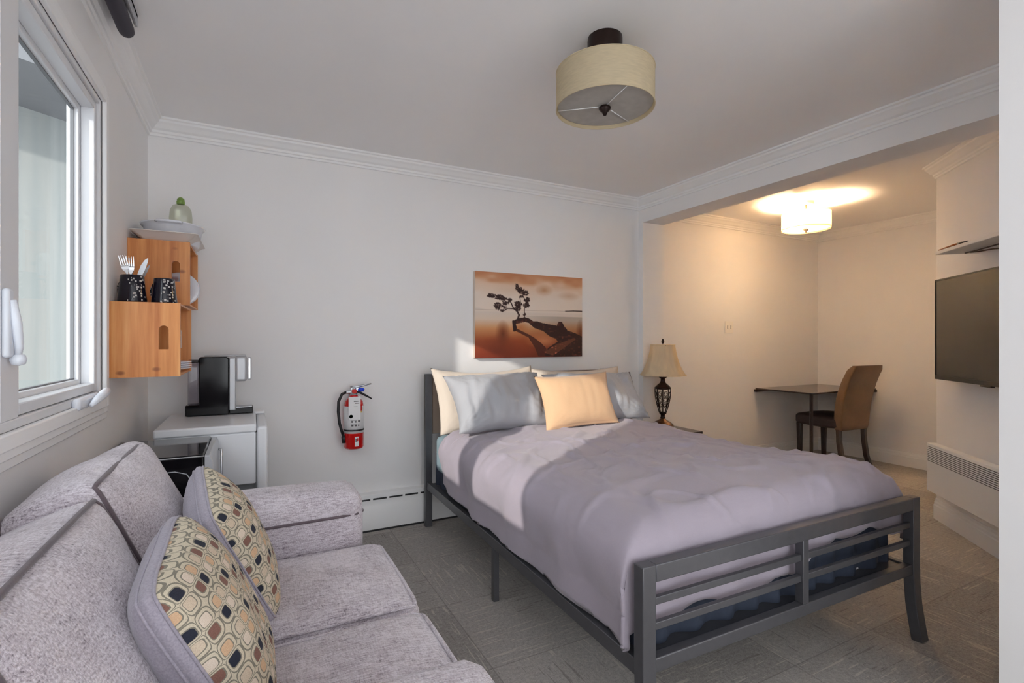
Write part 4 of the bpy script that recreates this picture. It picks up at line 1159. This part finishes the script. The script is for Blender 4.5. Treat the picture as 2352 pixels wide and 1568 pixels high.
# ------------------------------------------------------------------ nightstand and lamp
t = thing('nightstand', 'small white nightstand with dark wood top right of the bed', 'nightstand', (2.855, 3.00, 0))
build('top', MB().box(-0.28, 0.275, -0.205, 0.215, 0.480, 0.500), M['espresso'], t, bevel=0.003)
build('apron', MB().box(-0.245, 0.24, -0.175, 0.205, 0.41, 0.4795), M['trim'], t, bevel=0.002)
for x in (-0.26, 0.255):
    for y in (-0.19, 0.20): build('leg', MB().box(x-0.014, x+0.014, y-0.014, y+0.014, 0, 0.4795), M['silver'], t, bevel=0.002)
build('shelf', MB().box(-0.245, 0.24, -0.175, 0.205, 0.16, 0.178), M['trim'], t)

t = thing('table_lamp', 'bronze scrollwork table lamp with bell shade on the nightstand', 'lamp', (2.985, 3.075, 0.5005))
build('base', MB().lathe([(0.080, 0.0), (0.086, 0.006), (0.084, 0.024), (0.072, 0.036), (0.060, 0.046), (0.040, 0.056), (0.026, 0.066), (0.016, 0.074)], n=40), M['bronze_gold'], t, smooth=True)
build('neck', MB().lathe([(0.016, 0.072), (0.022, 0.078), (0.016, 0.090), (0.019, 0.106), (0.028, 0.112), (0.030, 0.118), (0.030, 0.124), (0.020, 0.127)], n=28), M['bronze'], t, smooth=True)
def urn_r(s): return 0.028+0.033*math.sin(min(1, s*1.15)*PI/2)**1.0
b = MB(); z0, z1 = 0.124, 0.318
for k in range(8):
    a = 2*PI*k/8
    b.tube([(urn_r(i/12)*math.cos(a), urn_r(i/12)*math.sin(a), z0+(z1-z0)*i/12) for i in range(13)], 0.0038, 6)
    am = a+PI/8
    for zc, rad in ((0.30, 0.012), (0.52, 0.015), (0.74, 0.015)):
        pts = []
        for i in range(12):
            th = 2*PI*i/12; s = zc+rad*1.3*math.sin(th)/(z1-z0); r_ = urn_r(s); aa = am+rad*0.95*math.cos(th)/r_
            pts.append((r_*math.cos(aa), r_*math.sin(aa), z0+(z1-z0)*s))
        b.tube(pts, 0.0024, 5, closed=True)
build('scroll_cage', b, M['bronze'], t, smooth=True)
build('cage_collar', MB().lathe([(0.056, 0.312), (0.064, 0.316), (0.066, 0.324), (0.058, 0.332), (0.046, 0.344), (0.030, 0.358), (0.022, 0.366), (0.018, 0.380), (0.018, 0.398), (0.030, 0.406), (0.034, 0.412), (0.020, 0.420), (0.012, 0.432), (0.010, 0.47)], n=32), M['bronze'], t, smooth=True)
n = 64
def sh_ring(r, z, flat=1.0, k=8):
    out = []
    for j in range(n):
        a = 2*PI*j/n; q = (a % (2*PI/k))-(PI/k); sc_ = math.cos(PI/k)/math.cos(q)
        out.append((r*(0.3+0.7*sc_)*math.cos(a), r*(0.3+0.7*sc_)*math.sin(a), z))
    return out
prof = [(0.182, 0.425), (0.168, 0.445), (0.150, 0.475), (0.134, 0.51), (0.118, 0.56), (0.106, 0.61), (0.098, 0.655), (0.096, 0.672)]
build('lamp_shade', MB().rings([sh_ring(r, z) for r, z in prof]+[sh_ring(r-0.002, z) for r, z in reversed(prof)], closed=True), M['table_shade'], t, smooth=True, angle=60)
build('shade_trim', MB().tube(sh_ring(0.183, 0.426), 0.003, 6, closed=True).tube(sh_ring(0.0965, 0.672), 0.003, 6, closed=True), M['table_shade'], t, smooth=True)
b = MB().tube([(0, 0, 0.46), (0, 0, 0.665), (0, 0, 0.69)], 0.003, 8)
for a in (0, 2*PI/3, 4*PI/3): b.tube([(0, 0, 0.668), (0.095*math.cos(a), 0.095*math.sin(a), 0.668)], 0.0018, 6)
build('harp', b, M['bronze'], t, smooth=True)
build('finial', MB().lathe([(0.003, 0.682), (0.010, 0.688), (0.012, 0.700), (0.008, 0.714), (0.003, 0.722)], n=16), M['bronze'], t, smooth=True)
# tangled cord and clutter lying behind the lamp
pts = [(2.69, 2.86, 0.507)]
rr = random.Random(4)
for i in range(16): pts.append((2.70+0.10*math.sin(i*0.9)+0.006*i, 2.90+0.05*math.cos(i*1.3), 0.506+0.012*(1+math.sin(i*2.1))))
cb = build('lamp_cord', MB().tube(pts, 0.003, 6), M['bronze_gold'], None, smooth=True); tag(cb, 'tangled brown cord lying on the nightstand beside the lamp base', 'cord')

# ------------------------------------------------------------------ light switch
t = thing('light_switch', 'white double light switch plate on the alcove wall', 'light switch', (4.165, AY, 1.34))
build('plate', MB().box(-0.058, 0.058, -0.006, -0.0005, -0.058, 0.058), M['switch'], t, bevel=0.003)
for x in (-0.023, 0.023):
    b = MB().prism([(-0.0062, -0.014), (-0.016, 0.006), (-0.0135, 0.012), (-0.0062, 0.014)], x-0.005, x+0.005, 'x')
    build('toggle', b, M['switch'], t)
    build('toggle_slot', MB().box(x-0.007, x+0.007, -0.0066, -0.0058, -0.016, 0.016), M['dark_slot'], t)

# ------------------------------------------------------------------ desk and chair in the alcove
t = thing('desk', 'dark thin topped corner desk on slim legs in the alcove', 'desk', (5.055, 3.09, 0))
build('tabletop', MB().box(-0.525, 0.525, -0.29, 0.29, 0.716, 0.730), M['espresso'], t, bevel=0.003)
build('wall_cleat', MB().box(-0.52, 0.52, 0.285, 0.3095, 0.690, 0.716), M['espresso'], t)
build('wall_cleat', MB().box(0.525, 0.5445, -0.29, 0.28, 0.690, 0.716), M['espresso'], t)
for x in (-0.505,):
    for y in (-0.270,): build('leg', MB().lathe([(0.012, 0), (0.015, 0.02), (0.015, 0.716)], (x, y, 0), 14), M['espresso'], t, smooth=True, angle=40)

t = thing('dining_chair', 'brown upholstered high back chair with dark legs at the alcove desk', 'chair', (5.125, 2.965, 0), (0, 0, math.radians(-4)))
b, _ = softbox_pts(0.43, 0.44, 0.10, 0.03, 10, (0, 0, 0.03)); b.xf(Matrix.Translation((0, 0.03, 0.425)))
se = build('seat', b, M['brown_fabric_dark'], t, smooth=True, weld=True); se['label'] = 'dark brown seat'
def chair_back(a):
    # side profile from bottom to top: leans and flares back
    z = 0.36+0.62*a; y = -0.185-0.02*a-0.13*a**2.6
    return y, z
rings = []
for i in range(15):
    a = i/14; y, z = chair_back(a); w = 0.205+0.012*math.sin(a*PI); th = 0.042-0.004*a
    r = 0.012 if 0 < i < 14 else 0.03
    if i == 0: w -= 0.006; th -= 0.008
    if i == 14: w -= 0.010; th -= 0.016; z -= 0.004
    ring = []
    for cx, cy, a0 in ((w-0.016, th-0.016, 0), (-w+0.016, th-0.016, PI/2), (-w+0.016, -th+0.016, PI), (w-0.016, -th+0.016, 3*PI/2)):
        for k in range(5): q = a0+PI/2*k/4; ring.append((cx+0.016*math.cos(q), y+cy+0.016*math.sin(q), z))
    rings.append(ring)
build('backrest', MB().rings(rings), M['chair_fabric'], t, smooth=True, angle=60)
for sx in (-1, 1):
    x = sx*0.182
    pts = [(x, -0.185, 0.37), (x, -0.190, 0.25), (x, -0.212, 0.10), (x, -0.240, 0.0)]
    build('leg', MB().sq(pts, 0.038, 0.040), M['espresso'], t, bevel=0.004)
    b = MB().rings([[(x+s*sx_, 0.215+s*sy_, z) for sx_, sy_ in ((-1, -1), (1, -1), (1, 1), (-1, 1))] for s, z in ((0.017, 0), (0.023, 0.38))])
    build('leg', b, M['espresso'], t, bevel=0.004)

# ------------------------------------------------------------------ television, shelf and heater on the angled wall
ang = math.atan2(DT.y, DT.x)             # local +x runs along the wall toward the camera, local -y... see below
def on_wall(d, out=0.0, z=0.0):
    p = P1+DT*d+NT_*out; return (p.x, p.y, z)
# local axes: x along DT, y out of the wall (NT_)
# meshes are written with y out of the wall, then mirrored into a right handed frame whose y runs into it
WR = Matrix(((DT.x, -NT_.x, 0), (DT.y, -NT_.y, 0), (0, 0, 1))).to_euler()
FLIP = Matrix.Diagonal((1, -1, 1, 1))
def wbuild(name, mb, mat, par, **kw): return build(name, mb.xf(FLIP), mat, par, **kw)
t = thing('television', 'black flat screen television mounted on the angled wall', 'television', on_wall(0, 0, 0), WR)
d0, d1, o0, o1, z0, z1 = 0.184, 1.21, 0.055, 0.092, 0.958, 1.597
wbuild('cabinet', MB().box(d0, d1, o0, o1-0.004, z0, z1), M['screen_bezel'], t, bevel=0.003)
wbuild('screen', MB().box(d0+0.010, d1-0.010, o1-0.0035, o1-0.001, z0+0.026, z1-0.010), M['screen'], t)
fr = MB()
for a0, a1, c0, c1 in ((d0, d0+0.009, z0, z1), (d1-0.009, d1, z0, z1), (d0+0.009, d1-0.009, z1-0.009, z1), (d0+0.009, d1-0.009, z0, z0+0.025)): fr.box(a0, a1, o1-0.0038, o1+0.002, c0, c1)
wbuild('bezel', fr, M['screen_bezel'], t)
wbuild('sensor_bump', MB().box((d0+d1)/2-0.05, (d0+d1)/2+0.05, o1-0.02, o1, z0-0.010, z0), M['screen_bezel'], t, bevel=0.003)
wbuild('wall_mount', MB().box(d0+0.35, d1-0.35, 0.001, o0, z0+0.2, z1-0.2), M['black_matte'], t)
t = thing('wall_shelf', 'white floating shelf above the television', 'shelf', on_wall(0, 0, 1.720), WR)
wbuild('board', MB().box(0.46, 1.32, 0.0005, 0.216, 0, 0.020), M['shelf_white'], t, bevel=0.002)
t = thing('paintbrush', 'brown handled stick with black tip on the shelf edge', 'brush', on_wall(0.475, 0.205, 1.7465), WR)
wbuild('handle', MB().tube([(0, 0, 0), (0.10, -0.002, 0.0012), (0.19, -0.004, 0.002)], [0.0035, 0.006, 0.0065], 10), M['orange_wood'], t, smooth=True)
wbuild('tip', MB().tube([(0.19, -0.004, 0.002), (0.215, -0.004, 0.002), (0.28, -0.006, 0.001)], [0.0072, 0.0070, 0.0025], 10), M['black_matte'], t, smooth=True)
cb = build('television_cable', MB().tube([on_wall(0.56, 0.09, 1.714), on_wall(0.62, 0.08, 1.708), on_wall(0.72, 0.07, 1.704), on_wall(0.84, 0.06, 1.69), on_wall(0.95, 0.05, 1.655), on_wall(0.98, 0.045, 1.59)], 0.004, 8), M['cable'], None, smooth=True); tag(cb, 'dark cable hanging lower under the wall shelf', 'cable', 'cables under the shelf')
cb = build('television_cable', MB().tube([on_wall(0.53, 0.10, 1.715), on_wall(0.62, 0.10, 1.712), on_wall(0.80, 0.10, 1.712), on_wall(1.1, 0.09, 1.714)], 0.004, 8), M['cable'], None, smooth=True); tag(cb, 'straight dark cable running close under the wall shelf', 'cable', 'cables under the shelf')
t = thing('panel_heater', 'white panel heater with fine top louvres on the angled wall', 'heater', on_wall(0, 0, 0), WR)
h0, h1, z0, z1 = 0.066, 1.10, 0.207, 0.524
wbuild('housing', MB().box(h0, h1, 0.030, 0.085, z0, z1), M['heater'], t, bevel=0.004)
wbuild('wall_bracket', MB().box(h0+0.1, h1-0.1, 0.001, 0.030, z0+0.1, z1-0.1), M['heater'], t)
b = MB()
for k in range(9): b.box(h0+0.012, h1-0.02, 0.0845, 0.0862, z1-0.024-k*0.0115, z1-0.0195-k*0.0115)
wbuild('louvre_slots', b, M['dark_slot'], t)
b = MB()
for k in range(9): b.box(h0+0.010, h1-0.018, 0.085, 0.0885, z1-0.0192-k*0.0115, z1-0.0150-k*0.0115)
wbuild('louvres', b, M['heater'], t)
